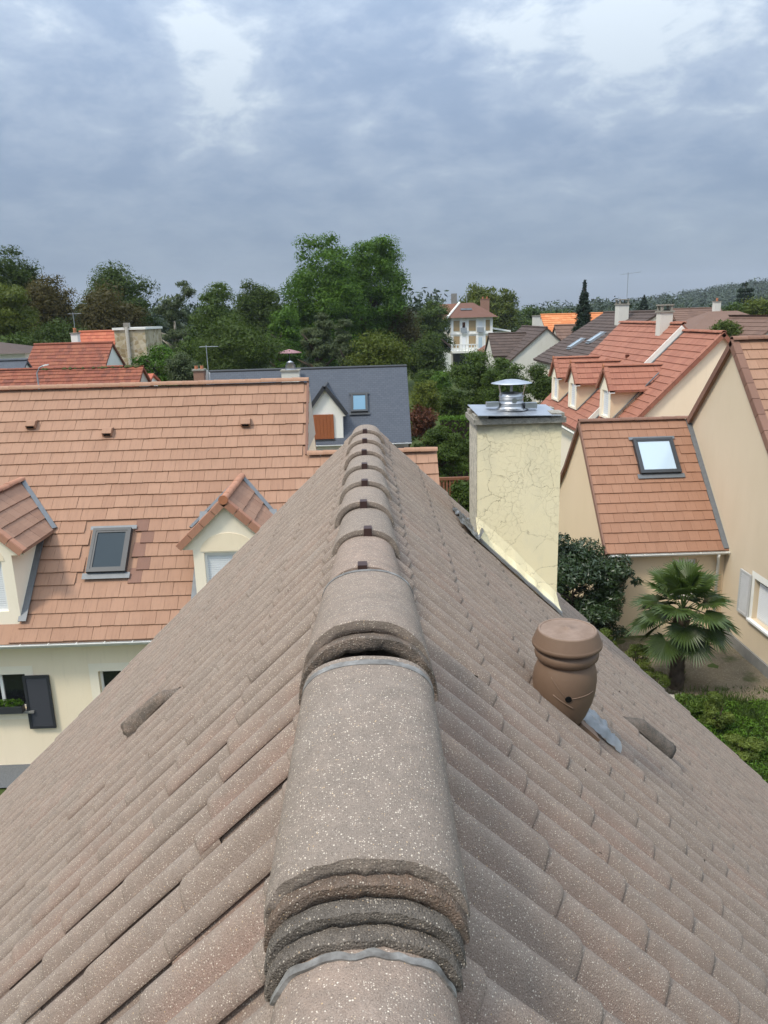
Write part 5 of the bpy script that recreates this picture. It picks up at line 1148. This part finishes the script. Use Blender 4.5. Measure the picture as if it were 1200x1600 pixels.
    for f in (0.33, 0.47):
        x = x0+W*f; yy = Y+1.9; zz = ze+(zr-ze)*(yy-Y+o)/(ym-Y+o)+0.05; MB().obox((x, yy, zz), X3*0.42, Vector((0, 0.30, 0.30*(zr-ze)/(ym-Y+o))), Vector((0, -0.03, 0.04))).build('skylight', MAT['dark_glass'], rf)
    c = at(757, 476, Y+4); chimney(T, c.x-0.55, c.x+0.75, ym-0.4, ym+0.5, zr-2.2, c.z+0.8, 'brick_far', 'brick_far', 2); c = at(709, 466, Y+6); MB().box(c.x-0.42, c.x+0.42, ym+1, ym+1.8, zr-1.0, c.z+0.7).build('chimney', MAT['plinth'], T)
    MB().tube([(at(735, 470, Y).x, ym, zr), (at(735, 470, Y).x, ym, zr+1.6)], 0.05, 5).build('finial', MAT['grey_metal'], T)
    # low white extension to the right with flat roof, and a small annex with a brown roof
    a, b = at(771, 520, Y+2), at(792, 521, Y+2); T2 = thing('annex', ((a.x+b.x)/2, Y+2, z0), 'small white flat roofed annex right of the villa', 'annex')
    MB().box(a.x, b.x, Y+1, Y+6, z0, a.z+0.2).build('wall', MAT['white_wall'], T2); MB().obox(((a.x+b.x)/2, Y+3.3, a.z+0.45), ((b.x-a.x)/2+0.3, 0, -0.25), (0, 2.9, 0), (0.02, 0, 0.12)).build('roof', MAT['white_paint'], T2)
    w = MB().box(a.x+0.4, b.x-0.3, Y+0.93, Y+0.99, a.z-1.1, a.z-0.2).build('window', MAT['white_paint'], T2)
    for i in range(2): MB().box(a.x+0.5+i*0.65, a.x+1.0+i*0.65, Y+0.9, Y+0.925, a.z-1.0, a.z-0.3).build('pane', MAT['grey_glass'], w)
    a = at(786, 533, 96); T3 = thing('house', (a.x, 98, zg(a.x, 98)), 'small house with brown roof peeping over the garden trees', 'house'); gable_block(T3, 'Y', a.x, 96, 103, 2.2, a.z, a.z-1.3, z0-0.5, 'old_white', 'villa_tile', None, cap=False)
    # white sloping wall left of the villa
    a, b = at(678, 572, 108), at(700, 540, 108); T4 = thing('garden_house', (a.x, 109, z0), 'white lean-to with dark slanted roof below the villa', 'building')
    MB().prism([(a.x, 108, z0-1), (b.x+0.4, 108, z0-1), (b.x+0.4, 108, b.z-1.2), (b.x-0.8, 108, b.z-0.6), (a.x, 108, a.z+0.4)], (0, 4, 0)).build('wall', MAT['white_wall'], T4); q0, q1 = at(688, 527, 107.8), at(705, 541, 107.8)
    MB().prism([(q0.x, 107.7, q0.z), (q1.x, 107.7, q1.z), (q1.x, 107.7, q1.z-0.25), (q0.x, 107.7, q0.z-0.25)], (0, 4.5, 0)).build('roof', MAT['brown_tile'], T4)
villa()

# ------------------------------------------------------------------ trees
def limb_mesh(mb, base, top, r, rs, n=5, spread=0.5, crown=None):
    base, top = Vector(base), Vector(top); L = (top-base).length; pts = []
    for i in range(6):
        f = i/5; pts.append(base+(top-base)*f+Vector((rs.gauss(0, 0.02)*L*f, rs.gauss(0, 0.02)*L*f, 0)))
    mb.tube(pts, [r*(1.25 if i == 0 else 1-0.16*i) for i in range(6)], 8)
    for k in range(n):
        f = rs.uniform(0.45, 0.95); p = base+(top-base)*f; a = rs.uniform(0, 6.28); l = L*rs.uniform(0.16, 0.30)*spread*2
        q = p+Vector((math.cos(a)*l*0.7, math.sin(a)*l*0.7, l*rs.uniform(0.35, 0.8))); mb.tube([p, (p+q)/2+Vector((0, 0, l*0.06)), q], [r*0.5*(1.15-f*0.6), r*0.3, r*0.1], 6)
def crown_blobs(c, rad, k, rs, clump=0.34, shape='round'):
    out = []
    for i in range(k):
        while True:
            d = Vector((rs.gauss(0, 1), rs.gauss(0, 1), rs.gauss(0, 1))).normalized(); r = rs.uniform(0.25, 1.0)**0.6*0.84
            p = Vector((d.x*rad[0]*r, d.y*rad[1]*r, d.z*rad[2]*r))
            if shape == 'dome' and p.z < -0.75*rad[2]: continue
            if shape == 'spire' and math.hypot(p.x/rad[0], p.y/rad[1]) > 0.5*(1-p.z/rad[2])+0.12: continue
            break
        s = clump*rs.uniform(0.65, 1.25); m = min(rad[0], rad[2]); out.append((tuple(Vector(c)+p), (rad[0]*0.3*s/0.34+m*s*0.35, rad[1]*0.3*s/0.34+m*s*0.35, m*s*rs.uniform(0.6, 0.9))))
    return out
TREE_N = [0]
def tree(u0, u1, vt, vb, Y, mat, name, label, kind='tree', n=None, size=None, bark='bark', k=80, shape='round', deep=0.9, clump=0.36, trunk=True, tint=(0, 1), group=None, shell=0.5, droop=0.0):
    """crown filling a measured width and height at distance Y"""
    TREE_N[0] += 1; sd = TREE_N[0]*13+5; rs = random.Random(sd); uc = (u0+u1)/2
    top, bot = at(uc, vt, Y), at(uc, vb, Y); rx = (at(u1, (vt+vb)/2, Y).x-at(u0, (vt+vb)/2, Y).x)/2*0.97; g = zg(top.x, Y)
    zb = max(bot.z, g+0.15); rz = (top.z-zb)/2*1.04; c = Vector((top.x, Y+0.0, (top.z+zb)/2)); T = thing(name, (c.x, Y, g), label, kind, group)
    if trunk:
        m = MB(); limb_mesh(m, (c.x, Y, g-0.2), (c.x+rs.gauss(0, 0.3), Y, c.z+rz*0.15), max(0.06, 0.035*(top.z-g)), rs, 7); m.build('trunk', MAT[bark], T, True)
    px = (rx*2/Y*762)*(rz*2/Y*762); s = size or max(0.05, 1.9*Y/762/2); n = n or int(min(34000, max(3500, px*3.6)))
    B = crown_blobs(c, (rx, rx*deep, rz), k, rs, clump, shape)
    V, Q, t = leaf_cloud(B, n, s, sd, tint=tint, shell=shell, droop=droop)
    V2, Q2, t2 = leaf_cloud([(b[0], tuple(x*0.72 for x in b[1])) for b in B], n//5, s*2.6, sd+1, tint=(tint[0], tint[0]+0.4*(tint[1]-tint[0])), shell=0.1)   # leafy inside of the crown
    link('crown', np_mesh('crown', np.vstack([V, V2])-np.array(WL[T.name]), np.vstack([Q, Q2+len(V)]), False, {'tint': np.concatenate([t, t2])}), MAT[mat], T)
    return T
def trees():
    G = 'trees along the far left skyline'
    tree(-40, 62, 380, 560, 84, 'leaf_dark', 'tree', 'tall dark tree cut by the left edge of the photo', group=G)
    tree(-40, 48, 425, 575, 70, 'leaf_yellow', 'tree', 'yellowish green tree low at the left edge', tint=(0, 0.55), group=G)
    tree(25, 118, 424, 575, 76, 'leaf_brown', 'tree', 'brown tinged tree with bare stems near the left edge', group=G, bark='pale_bark')
    tree(112, 244, 408, 560, 90, 'leaf_dark', 'tree', 'broad dark green tree, tallest above the red roofs', k=46, group=G)
    tree(102, 228, 440, 575, 78, 'leaf_brown', 'tree', 'rust and green tree right behind the red roofs', tint=(0, 0.8), group=G)
    tree(232, 312, 420, 610, 84, 'leaf_grey', 'tree', 'thin grey green tree with sky showing through', n=11000, k=50, clump=0.24, bark='pale_bark', group=G)
    tree(285, 372, 428, 600, 74, 'leaf_mid', 'tree', 'mid green tree right of the thin grey tree', group=G)
    tree(352, 442, 424, 590, 82, 'leaf_dark', 'tree', 'very dark tree left of the giant bright tree', group=G)
    tree(302, 436, 490, 612, 60, 'leaf_dark', 'tree', 'large rounded dark green tree behind the slate roof', k=50, tint=(0.2, 1), group=G)
    tree(432, 566, 352, 600, 86, 'leaf_bright', 'tree', 'giant bright green tree, left half of the tall pair', k=130, n=42000, clump=0.30, group=G)
    tree(518, 634, 340, 600, 90, 'leaf_bright', 'tree', 'giant bright green tree, right and taller of the pair', k=130, n=42000, clump=0.30, tint=(0, 0.85), group=G)
    tree(410, 470, 470, 600, 78, 'leaf_bright', 'tree', 'smaller bright tree at the foot of the giant pair', group=G)
    tree(560, 660, 455, 600, 92, 'leaf_brown', 'tree', 'dull olive tree at the right foot of the giant pair', tint=(0, 0.6), group=G)
    tree(462, 528, 484, 600, 62, 'leaf_grey', 'tree', 'grey green willow behind the slate ridge, left one', k=40, clump=0.26, droop=0.6, group=G)
    tree(512, 566, 490, 600, 60, 'leaf_grey', 'tree', 'grey green willow behind the slate ridge, right one', k=36, clump=0.26, droop=0.6, tint=(0, 0.8), group=G)
    tree(540, 640, 514, 605, 58, 'leaf_yellow', 'tree', 'yellow green bushy tree at the right end of the slate ridge', tint=(0, 0.45), group=G)
    tree(622, 706, 455, 590, 110, 'leaf_dark', 'tree', 'dark round tree left of the villa', k=40)
    tree(628, 700, 515, 610, 84, 'leaf_dark', 'tree', 'dark bushy tree at the left foot of the villa')
    tree(716, 786, 440, 540, 140, 'leaf_yellow', 'tree', 'yellow green plane tree behind the villa roof, left', tint=(0, 0.6))
    tree(752, 812, 438, 545, 138, 'leaf_yellow', 'tree', 'yellow green plane tree behind the villa roof, right', tint=(0, 0.5))
    tree(800, 852, 478, 545, 150, 'leaf_mid', 'tree', 'dark tree clump between villa and orange roof', tint=(0, 0.7)); tree(838, 905, 478, 530, 170, 'leaf_mid', 'tree', 'distant tree behind the orange roof', tint=(0, 0.6))
    H = 'garden trees below the villa'
    tree(700, 790, 545, 665, 54, 'leaf_mid', 'tree', 'green orchard tree in front of the villa', k=44, group=H); tree(752, 835, 548, 665, 50, 'leaf_mid', 'tree', 'green orchard tree behind the steel chimney cap', k=40, tint=(0, 0.85), group=H)
    tree(815, 884, 560, 680, 46, 'leaf_dark', 'tree', 'dark garden tree left of the red dormers', k=40, group=H); tree(840, 880, 548, 600, 58, 'leaf_mid', 'tree', 'light topped garden tree before the white gable', group=H)
    tree(640, 690, 590, 660, 52, 'leaf_yellow', 'shrub', 'pale flowering shrub right of the slate roof', 'shrub', tint=(0, 0.7)); tree(676, 730, 600, 660, 56, 'leaf_mid', 'shrub', 'green shrub on the lawn below the villa', 'shrub')
    tree(672, 705, 578, 620, 70, 'leaf_bright', 'shrub', 'bright green shrub at the foot of the villa garden', 'shrub'); tree(648, 690, 575, 615, 76, 'leaf_mid', 'shrub', 'shrub beside the villa garden wall', 'shrub')
    tree(636, 684, 628, 690, 44, 'leaf_red', 'shrub', 'reddish leaved shrub beside the slate roof', 'shrub', n=4500); tree(640, 668, 690, 740, 40, 'leaf_mid', 'shrub', 'grey green shrub under the slate eave', 'shrub')
    tree(650, 738, 660, 768, 35, 'leaf_mid', 'shrub', 'dense dark green conifer shrub left of the yellow chimney', 'shrub', n=20000, k=60, clump=0.22, tint=(0, 0.7)); tree(700, 760, 742, 830, 27, 'leaf_mid', 'shrub', 'leafy bush between fence and yellow chimney', 'shrub', n=7000, tint=(0, 0.8))
    tree(620, 660, 640, 690, 48, 'leaf_mid', 'shrub', 'green bush behind the slate roof corner', 'shrub')
    # clipped hedge
    a, b = at(686, 660, 42), at(742, 660, 42); T = thing('hedge', ((a.x+b.x)/2, 42, zg(a.x, 42)), 'clipped green hedge left of the yellow chimney', 'hedge'); zt = at(710, 653, 42).z; rg = np.random.default_rng(4); n = 9000
    P = np.c_[rg.uniform(a.x, b.x+1.5, n), rg.uniform(41.4, 42.6, n), rg.uniform(zg(a.x, 42), zt, n)]; face = rg.integers(0, 2, n); P[face == 0, 1] = 41.4+rg.normal(0, 0.03, (face == 0).sum()); P[face == 1, 2] = zt+rg.normal(0, 0.03, (face == 1).sum())
    foliage_part('foliage', 'leaf_bright', T, [(tuple(p), (0.05, 0.05, 0.05)) for p in P[:2500]], n, 0.06, 9, tint=(0, 0.8)); MB().box(a.x+0.1, b.x+1.4, 41.5, 42.5, zg(a.x, 42)-0.1, zt-0.06).build('core', MAT['soil_dark'], T)
    tree(205, 278, 535, 610, 52, 'leaf_bright', 'shrub', 'bright green bush right of the stone building', 'shrub', k=36); tree(255, 312, 548, 612, 50, 'leaf_grey', 'shrub', 'mixed grey green shrubs left of the brick stack', 'shrub')
    tree(270, 330, 520, 600, 66, 'leaf_mid', 'tree', 'small dark tree behind the brick stack'); tree(-20, 60, 520, 575, 66, 'leaf_mid', 'shrub', 'bushes behind the left edge houses', 'shrub'); tree(40, 135, 500, 575, 66, 'leaf_dark', 'tree', 'dark understorey tree behind the dark red house')
    tree(1105, 1165, 500, 540, 56, 'leaf_shrub', 'shrub', 'yellowish bush below the hipped brown roof', 'shrub', tint=(0, 0.6)); tree(1125, 1180, 468, 510, 100, 'leaf_mid', 'tree', 'green tree left of the cedar', tint=(0, 0.8)); tree(1160, 1230, 462, 520, 95, 'leaf_yellow', 'tree', 'light green tree at the right edge below the hill', tint=(0, 0.5))
def conifer(u, vt, vb, hw, Y, label, layers=26, n=9000, flat=False):
    top, bot = at(u, vt, Y), at(u, vb, Y); w = at(u+hw, vb, Y).x-at(u, vb, Y).x; g = zg(top.x, Y); T = thing('conifer', (top.x, Y, g), label, 'tree'); rs = random.Random(int(u)); blobs = []
    MB().tube([(top.x, Y, g), (top.x, Y, top.z-0.1)], [0.22, 0.03], 8).build('trunk', MAT['bark'], T); H = top.z-bot.z
    for i in range(layers):
        f = (i+0.5)/layers; z = top.z-H*f; r = w*(f**(0.75 if not flat else 0.5))*(0.85+0.3*rs.random()); m = 6 if f > 0.15 else 3
        for k in range(m):
            a = k*6.28/m+rs.random(); rr = r*rs.uniform(0.5, 0.8); blobs.append(((top.x+math.cos(a)*rr, Y+math.sin(a)*rr, z-0.12*r), (max(0.08, r*0.42), max(0.08, r*0.42), H/layers*(0.75 if not flat else 0.45))))
    blobs.append(((top.x, Y, top.z-0.15), (0.06, 0.06, 0.3)))
    foliage_part('crown', 'leaf_conifer', T, blobs, n, 0.085*Y/62, int(u), shell=0.2, up=0.1)
trees()
conifer(914, 438, 548, 20, 62, 'tall narrow dark spruce beside the orange roof', 30, 14000); conifer(1007, 461, 500, 12, 130, 'small distant spruce before the wooded hill', 14, 3000); conifer(1166, 440, 512, 26, 112, 'dark spreading cedar below the hilltop at right', 9, 9000, True)

# ------------------------------------------------------------------ wooded hill and distant woods
def hill():
    rg = np.random.default_rng(11)
    prof = [(560, 492), (700, 492), (800, 491), (860, 486), (910, 477), (960, 474), (1000, 470), (1040, 462), (1080, 456), (1110, 452), (1150, 446), (1200, 440), (1300, 430), (1500, 420)]
    us = np.linspace(-500, 1900, 130); top = np.interp(us, [p[0] for p in prof], [p[1] for p in prof]); top = np.where(us < 560, np.interp(us, [-500, 560], [498, 492]), top)
    V = []; Q = []; rows = 14; Yb = 720.0
    for j in range(rows+1):
        f = j/rows; Y = 380+(Yb-380)*f+0
        for i, u in enumerate(us):
            p = at(u, top[i]+6, Yb); x = p.x; z = zg(x, 380)-1+(p.z-zg(x, 380))*sstep(0, 1, f)**0.9; V.append((x*(0.75+0.25*f), Y, z))
    for i, u in enumerate(us): p = at(u, top[i]+6, Yb); V.append((p.x*1.15, Yb+300, p.z-25))
    n = len(us)
    for j in range(rows+1):
        for i in range(n-1): Q.append((j*n+i, j*n+i+1, (j+1)*n+i+1, (j+1)*n+i))
    tag(link('hill', np_mesh('hill', V, Q, True), MAT['forest_floor'], None), kind='structure')
    V = np.array(V[:n*(rows+1)]).reshape(rows+1, n, 3); blobs = []
    for k in range(2600):
        a = rg.uniform(4, rows); i = rg.uniform(60, n-2) if k % 4 else rg.uniform(0, n-2); j0, i0 = int(min(a, rows-1)), int(i); fj, fi = a-j0, i-i0
        p = (V[j0, i0]*(1-fi)+V[j0, i0+1]*fi)*(1-fj)+(V[j0+1, i0]*(1-fi)+V[j0+1, i0+1]*fi)*fj
        r = rg.uniform(3.0, 6.0) if k % 60 else rg.uniform(6, 8); blobs.append(((p[0], p[1], p[2]+r*0.45), (r, r, r*rg.uniform(0.7, 1.05))))
    V2, Q2, t = leaf_cloud(blobs, 120000, 1.15, 21, shell=0.7, up=0.5)
    o = link('forest', np_mesh('forest', V2, Q2, False, {'tint': t}), MAT['leaf_forest'], None); tag(o, 'dense green forest covering the distant hill', 'forest', kind='stuff')
plain('forest_floor', (0.03, 0.042, 0.022), 0.95, 0.1, var=0.4, scale=0.05)
hill()
def far_woods():                                            # belt of woods behind the first trees, left and centre
    rg = np.random.default_rng(3); blobs = []
    for k in range(260):
        Y = rg.uniform(118, 175); u = rg.uniform(-150, 700); x = at(u, 500, Y).x; g = zg(x, Y); h = rg.uniform(7.0, 12.5); r = rg.uniform(2.2, 4.0); blobs.append(((x, Y, g+h-r), (r, r, r))); blobs.append(((x, Y, g+h*0.4), (r*0.9, r*0.9, h*0.42)))
    for k in range(90):
        Y = rg.uniform(150, 260); u = rg.uniform(640, 1300); x = at(u, 500, Y).x; g = zg(x, Y); h = rg.uniform(6, 10.5); r = rg.uniform(2.5, 4.2); blobs.append(((x, Y, g+h-r), (r, r, r))); blobs.append(((x, Y, g+h*0.35), (r, r, h*0.38)))
    V, Q, t = leaf_cloud(blobs, 70000, 0.5, 5, shell=0.6); tag(link('distant_woods', np_mesh('distant_woods', V, Q, False, {'tint': t}), MAT['leaf_forest'], None), 'mass of distant woods behind the houses', 'woods', kind='stuff')
far_woods()

# ------------------------------------------------------------------ garden on the right
def frond(parent, C, az, el, L, rfan, seed, tint):
    """fan leaf: stalk and about thirty folded segments"""
    rs = random.Random(seed); d = Vector((math.cos(az)*math.cos(el), math.sin(az)*math.cos(el), math.sin(el))); tip = Vector(C)+d*L-Z3*(0.10*L*L)
    mb = MB(); mb.tube([Vector(C), Vector(C)+d*L*0.5+Z3*0.03, tip], [0.018, 0.012, 0.009], 5)
    fd = (d+Vector((0, 0, -0.35))).normalized(); side = fd.cross(Z3).normalized(); up = side.cross(fd); n = 34; V = []; T = []
    for i in range(n):
        a = R(-125+250*i/(n-1)); l = rfan*(0.72+0.28*math.cos(a*0.8))*rs.uniform(0.94, 1.05); w = rfan*0.075
        e = fd*math.cos(a)+side*math.sin(a); t = side*math.cos(a)-fd*math.sin(a); dr = rs.uniform(0.10, 0.30)
        lift = up*(0.16*abs(math.sin(a)))*l
        p0, p1, p2 = tip, tip+e*l*0.55+lift*0.6-Z3*l*0.05, tip+e*l+lift*0.7-Z3*l*dr
        f = up*w*0.45
        mb.face(p0, p1-t*w*0.75+f*0.4, p2, p1-f*0.6); mb.face(p0, p1-f*0.6, p2, p1+t*w*0.75+f*0.4)
    o = mb.build('frond', MAT['palm_leaf'], parent); me = o.data; at_ = me.attributes.new('tint', 'FLOAT', 'POINT'); at_.data.foreach_set('value', np.clip(np.random.default_rng(seed).normal(tint, 0.12, len(me.vertices)), 0, 1).astype(np.float32))
def palm():
    bx, by = 7.58, 17.45; g = zg(bx, by); T = thing('palm_tree', (bx, by, g), 'fan palm with shaggy brown trunk on the bare garden soil', 'palm tree'); rs = random.Random(2)
    top = Vector((bx+0.02, by, 3.05)); m = MB(); pts = [Vector((bx, by, g-0.1)), Vector((bx-0.01, by, g+0.5)), Vector((bx, by, g+1.2)), Vector((bx+0.01, by, 2.7)), top]; m.tube(pts, [0.20, 0.165, 0.17, 0.20, 0.10], 14)
    for i in range(260):                                    # fibrous leaf bases
        f = rs.random(); z = g+0.05+f*(2.9-g); a = rs.uniform(0, 6.28); r = 0.165+0.03*f; p = Vector((bx+math.cos(a)*r, by+math.sin(a)*r, z)); o = Vector((math.cos(a), math.sin(a), 0.9+rs.random())).normalized(); t = o.cross(Z3).normalized()
        m.face(p-t*0.03, p+t*0.03, p+o*rs.uniform(0.08, 0.16))
    m.build('trunk', MAT['bark'], T)
    for i in range(30):
        k = i/30; el = R(78-118*k+rs.gauss(0, 5)); az = i*2.39996+0.4
        frond(T, top-Z3*(0.30*k)+Vector((0, 0, 0.02)), az, el, rs.uniform(0.62, 0.85), rs.uniform(0.60, 0.74), 100+i, 0.62-0.35*k)
palm()
def shrub(x, y, r, h, mat, label, n, size, seed, k=14, tint=(0, 1), name='shrub', bl=None):
    g = zg(x, y); T = thing(name, (x, y, g), label, 'shrub'); rs = random.Random(seed); m = MB()
    for i in range(5): a = i*1.3; m.tube([(x, y, g-0.05), (x+math.cos(a)*r*0.4, y+math.sin(a)*r*0.4, g+h*0.7)], [0.02+0.02*r, 0.008], 5)
    m.build('stems', MAT['bark'], T); foliage_part('leaves', mat, T, crown_blobs((x, y, g+h*0.52), (r, r, h*0.5), k, rs, 0.32), n, size, seed, tint=tint, aspect=0.55)
    return T
def garden():
    # evergreen laurel between chimney and wing
    g = zg(6.0, 21); T = thing('laurel_bush', (5.7, 20.3, g), 'large glossy dark evergreen bush beside the yellow chimney', 'bush'); rs = random.Random(9)
    m = MB(); limb_mesh(m, (5.75, 20.2, g-0.1), (5.6, 20.2, 2.6), 0.10, rs, 7); m.build('stems', MAT['bark'], T, True)
    bl = crown_blobs((5.75, 20.1, 2.55), (1.35, 1.2, 1.75), 46, rs, 0.27) + crown_blobs((6.75, 19.9, 2.95), (0.75, 0.8, 0.75), 18, rs, 0.3) + crown_blobs((6.3, 19.8, 1.9), (0.8, 0.8, 0.9), 16, rs, 0.3) + crown_blobs((4.9, 20.5, 3.4), (0.9, 0.9, 1.2), 20, rs, 0.28)
    foliage_part('leaves', 'leaf_laurel', T, bl, 42000, 0.062, 31, aspect=0.6, shell=0.45)
    spec = [((998, 1010), 17.9, 0.42, 1.25, 'leaf_shrub', 'yellow green shrub left of the palm trunk'), ((950, 1000), 18.6, 0.3, 1.2, 'leaf_shrub', 'slim yellow green shrub below the dark evergreen bush'), ((1020, 1050), 17.0, 0.40, 0.75, 'leaf_shrub', 'low yellow green shrub by the white stones'),
            ((1118, 1128), 15.3, 0.35, 0.95, 'leaf_shrub', 'yellow flowered shrub on the lawn at the lower right'), ((1075, 1105), 16.1, 0.5, 0.55, 'leaf_mid', 'low green shrub below the palm'), ((1160, 1190), 14.3, 0.45, 0.5, 'leaf_shrub', 'low light green shrub by the lower right roof edge')]
    for i, (uv, y, r, h, mt, lb) in enumerate(spec):
        p = at(*uv, y); shrub(p.x, y, r, h, mt, lb, 3200 if r < 0.5 else 5000, 0.038, 70+i, 16)
    # flower dots on the yellow shrub
    p = at(1118, 1115, 15.2)
    def sheet(name, mat, poly, dz):
        m = MB(); m.face(*[(x, y, zg(x, y)+dz) for x, y in poly]); tag(m.build(name, MAT[mat]), kind='structure')
    V = []; Q = []; nx, ny = 24, 24                          # bare soil round the palm
    for j in range(ny+1):
        for i in range(nx+1):
            x = 5.4+4.66*i/nx; y = 16.55+3.95*j/ny; V.append((x, y+0.35*noise.noise(Vector((x*0.8, 0, 1)))*(1-j/ny), zg(x, y)+0.012+0.03*noise.noise(Vector((x*1.5, y*1.5, 0)))))
    for j in range(ny):
        for i in range(nx): a = j*(nx+1)+i; Q.append((a, a+1, a+nx+2, a+nx+1))
    tag(link('bare_soil', np_mesh('bare_soil', V, Q, True), MAT['dry_soil'], None), kind='structure')
    # stones edging the palm bed
    rs = random.Random(12); names = ['largest white stone beside the palm trunk', 'flat pale stone in front of the palm', 'pale stone between grass and palm', 'small pale stone left of the palm']
    for i, (u, v, s) in enumerate(((1030, 1070, 0.15), (1050, 1092, 0.14), (1064, 1088, 0.12), (1032, 1094, 0.12))):
        p = at(u, v, 17.2); d = ray(u, v); t = (zg(7, 17)+0.06-CAMP.z)/d.z; c = CAMP+d*t; V = []; Q = []; n = 10; m = 6
        for j in range(m+1):
            for k in range(n):
                th, ph = math.pi*j/m, 2*math.pi*k/n; q = Vector((math.sin(th)*math.cos(ph), math.sin(th)*math.sin(ph), math.cos(th))); r = s*(1+0.28*noise.noise(q*1.7+Vector((i*5, 0, 0)))); V.append((q.x*r*1.2, q.y*r, q.z*r*0.7))
        for j in range(m):
            for k in range(n): l = (k+1) % n; Q.append((j*n+k, (j+1)*n+k, (j+1)*n+l, j*n+l))
        o = link('stone', np_mesh('stone', V, Q, False), MAT['stone'], None); o.location = c; tag(o, names[i], 'stone', 'stones round the palm bed')
    # grass
    rg = np.random.default_rng(8); n = 60000; x = rg.uniform(4.6, 10.0, n); y = rg.uniform(11.5, 17.3, n); keep = (y < 16.3+0.5*np.sin(x*1.7)) | (rg.random(n) < 0.12); x, y = x[keep], y[keep]; n = len(x); z = np.array([zg(a, b) for a, b in zip(x, y)]); h = rg.uniform(0.03, 0.10, n)*(1+1.2*(np.sin(x*2.1+y*1.3) > 0.35)); a = rg.uniform(0, 6.28, n); w = 0.006+0.006*rg.random(n)
    dx, dy = np.cos(a)*w, np.sin(a)*w; lx, ly = rg.normal(0, 0.35, n)*h, rg.normal(0, 0.35, n)*h
    V = np.stack([np.c_[x-dx, y-dy, z], np.c_[x+dx, y+dy, z], np.c_[x+dx*0.5+lx, y+dy*0.5+ly, z+h], np.c_[x-dx*0.3+lx, y-dy*0.3+ly, z+h]], 1).reshape(-1, 3)
    tag(link('grass', np_mesh('grass', V, np.arange(4*n).reshape(-1, 4), False, {'tint': np.repeat(rg.random(n), 4)}), MAT['grass_blade'], None), 'short lawn grass in the right hand garden', 'grass', kind='stuff')
    blobs = []; rs = random.Random(77)                      # low ground cover between lawn and roof edge
    for i in range(240):
        x, y = rs.uniform(5.6, 9.9), rs.uniform(12.0, 16.3)
        if noise.noise(Vector((x*0.7, y*0.7, 4))) > -0.05: blobs.append(((x, y, zg(x, y)+0.06), (rs.uniform(0.12, 0.3), rs.uniform(0.12, 0.3), rs.uniform(0.06, 0.2))))
    V, Q, t = leaf_cloud(blobs, 30000, 0.03, 41, shell=0.6, up=0.6); tag(link('ground_cover', np_mesh('ground_cover', V, Q, False, {'tint': t}), MAT['leaf_bright'], None), 'low leafy ground cover on the lawn below the palm', 'ground cover', kind='stuff')
    # low wall left of the palm, wooden fence by the wing of the salmon house
    a = at(985, 960, 20.2); W = thing('garden_wall', (a.x, 20.3, g), 'low grey garden wall between bush and palm', 'wall'); MB().box(6.15, 6.62, 20.0, 20.6, g-0.1, 1.75).build('pier', MAT['plinth'], W)
    z = at(700, 746, 27).z; x0, x1 = at(676, 750, 27).x, at(735, 746, 27).x; Fn = thing('fence', ((x0+x1)/2, 27, zg(x0, 27)), 'brown wooden slat fence beside the salmon roof', 'fence')
    for i in range(int((x1-x0)/0.12)): MB().box(x0+i*0.12, x0+i*0.12+0.075, 27.0, 27.03, zg(x0, 27)+0.1, z-0.10).build('slat', MAT['wood_fence'], Fn)
    MB().box(x0-0.05, x1+0.05, 26.97, 27.08, z-0.10, z).build('rail', MAT['wood_fence'], Fn); MB().box(x0-0.05, x1+0.05, 27.032, 27.07, z-1.2, z-1.1).build('rail', MAT['wood_fence'], Fn)
    for i in range(3): x = x0+(x1-x0)*i/2; MB().box(x-0.05, x+0.05, 27.075, 27.17, zg(x, 27)-0.1, z-0.02).build('post', MAT['wood_fence'], Fn)
    # thin rail fence on the far lawn
    for i, (u, v) in enumerate(((700, 640), (722, 640))):
        pass
garden()

# ------------------------------------------------------------------ air
def haze():
    m = bpy.data.materials.new('haze'); m.use_nodes = True; nt = m.node_tree; nt.nodes.clear()
    o = nt.nodes.new('ShaderNodeOutputMaterial'); v = nt.nodes.new('ShaderNodeVolumePrincipled'); v.inputs['Density'].default_value = 0.00016; v.inputs['Color'].default_value = (0.80, 0.88, 1.0, 1); nt.links.new(v.outputs[0], o.inputs['Volume'])
    b = MB().box(-2700, 2700, -450, 3100, -2.0, 140).build('haze', m); tag(b, kind='stuff')
haze()
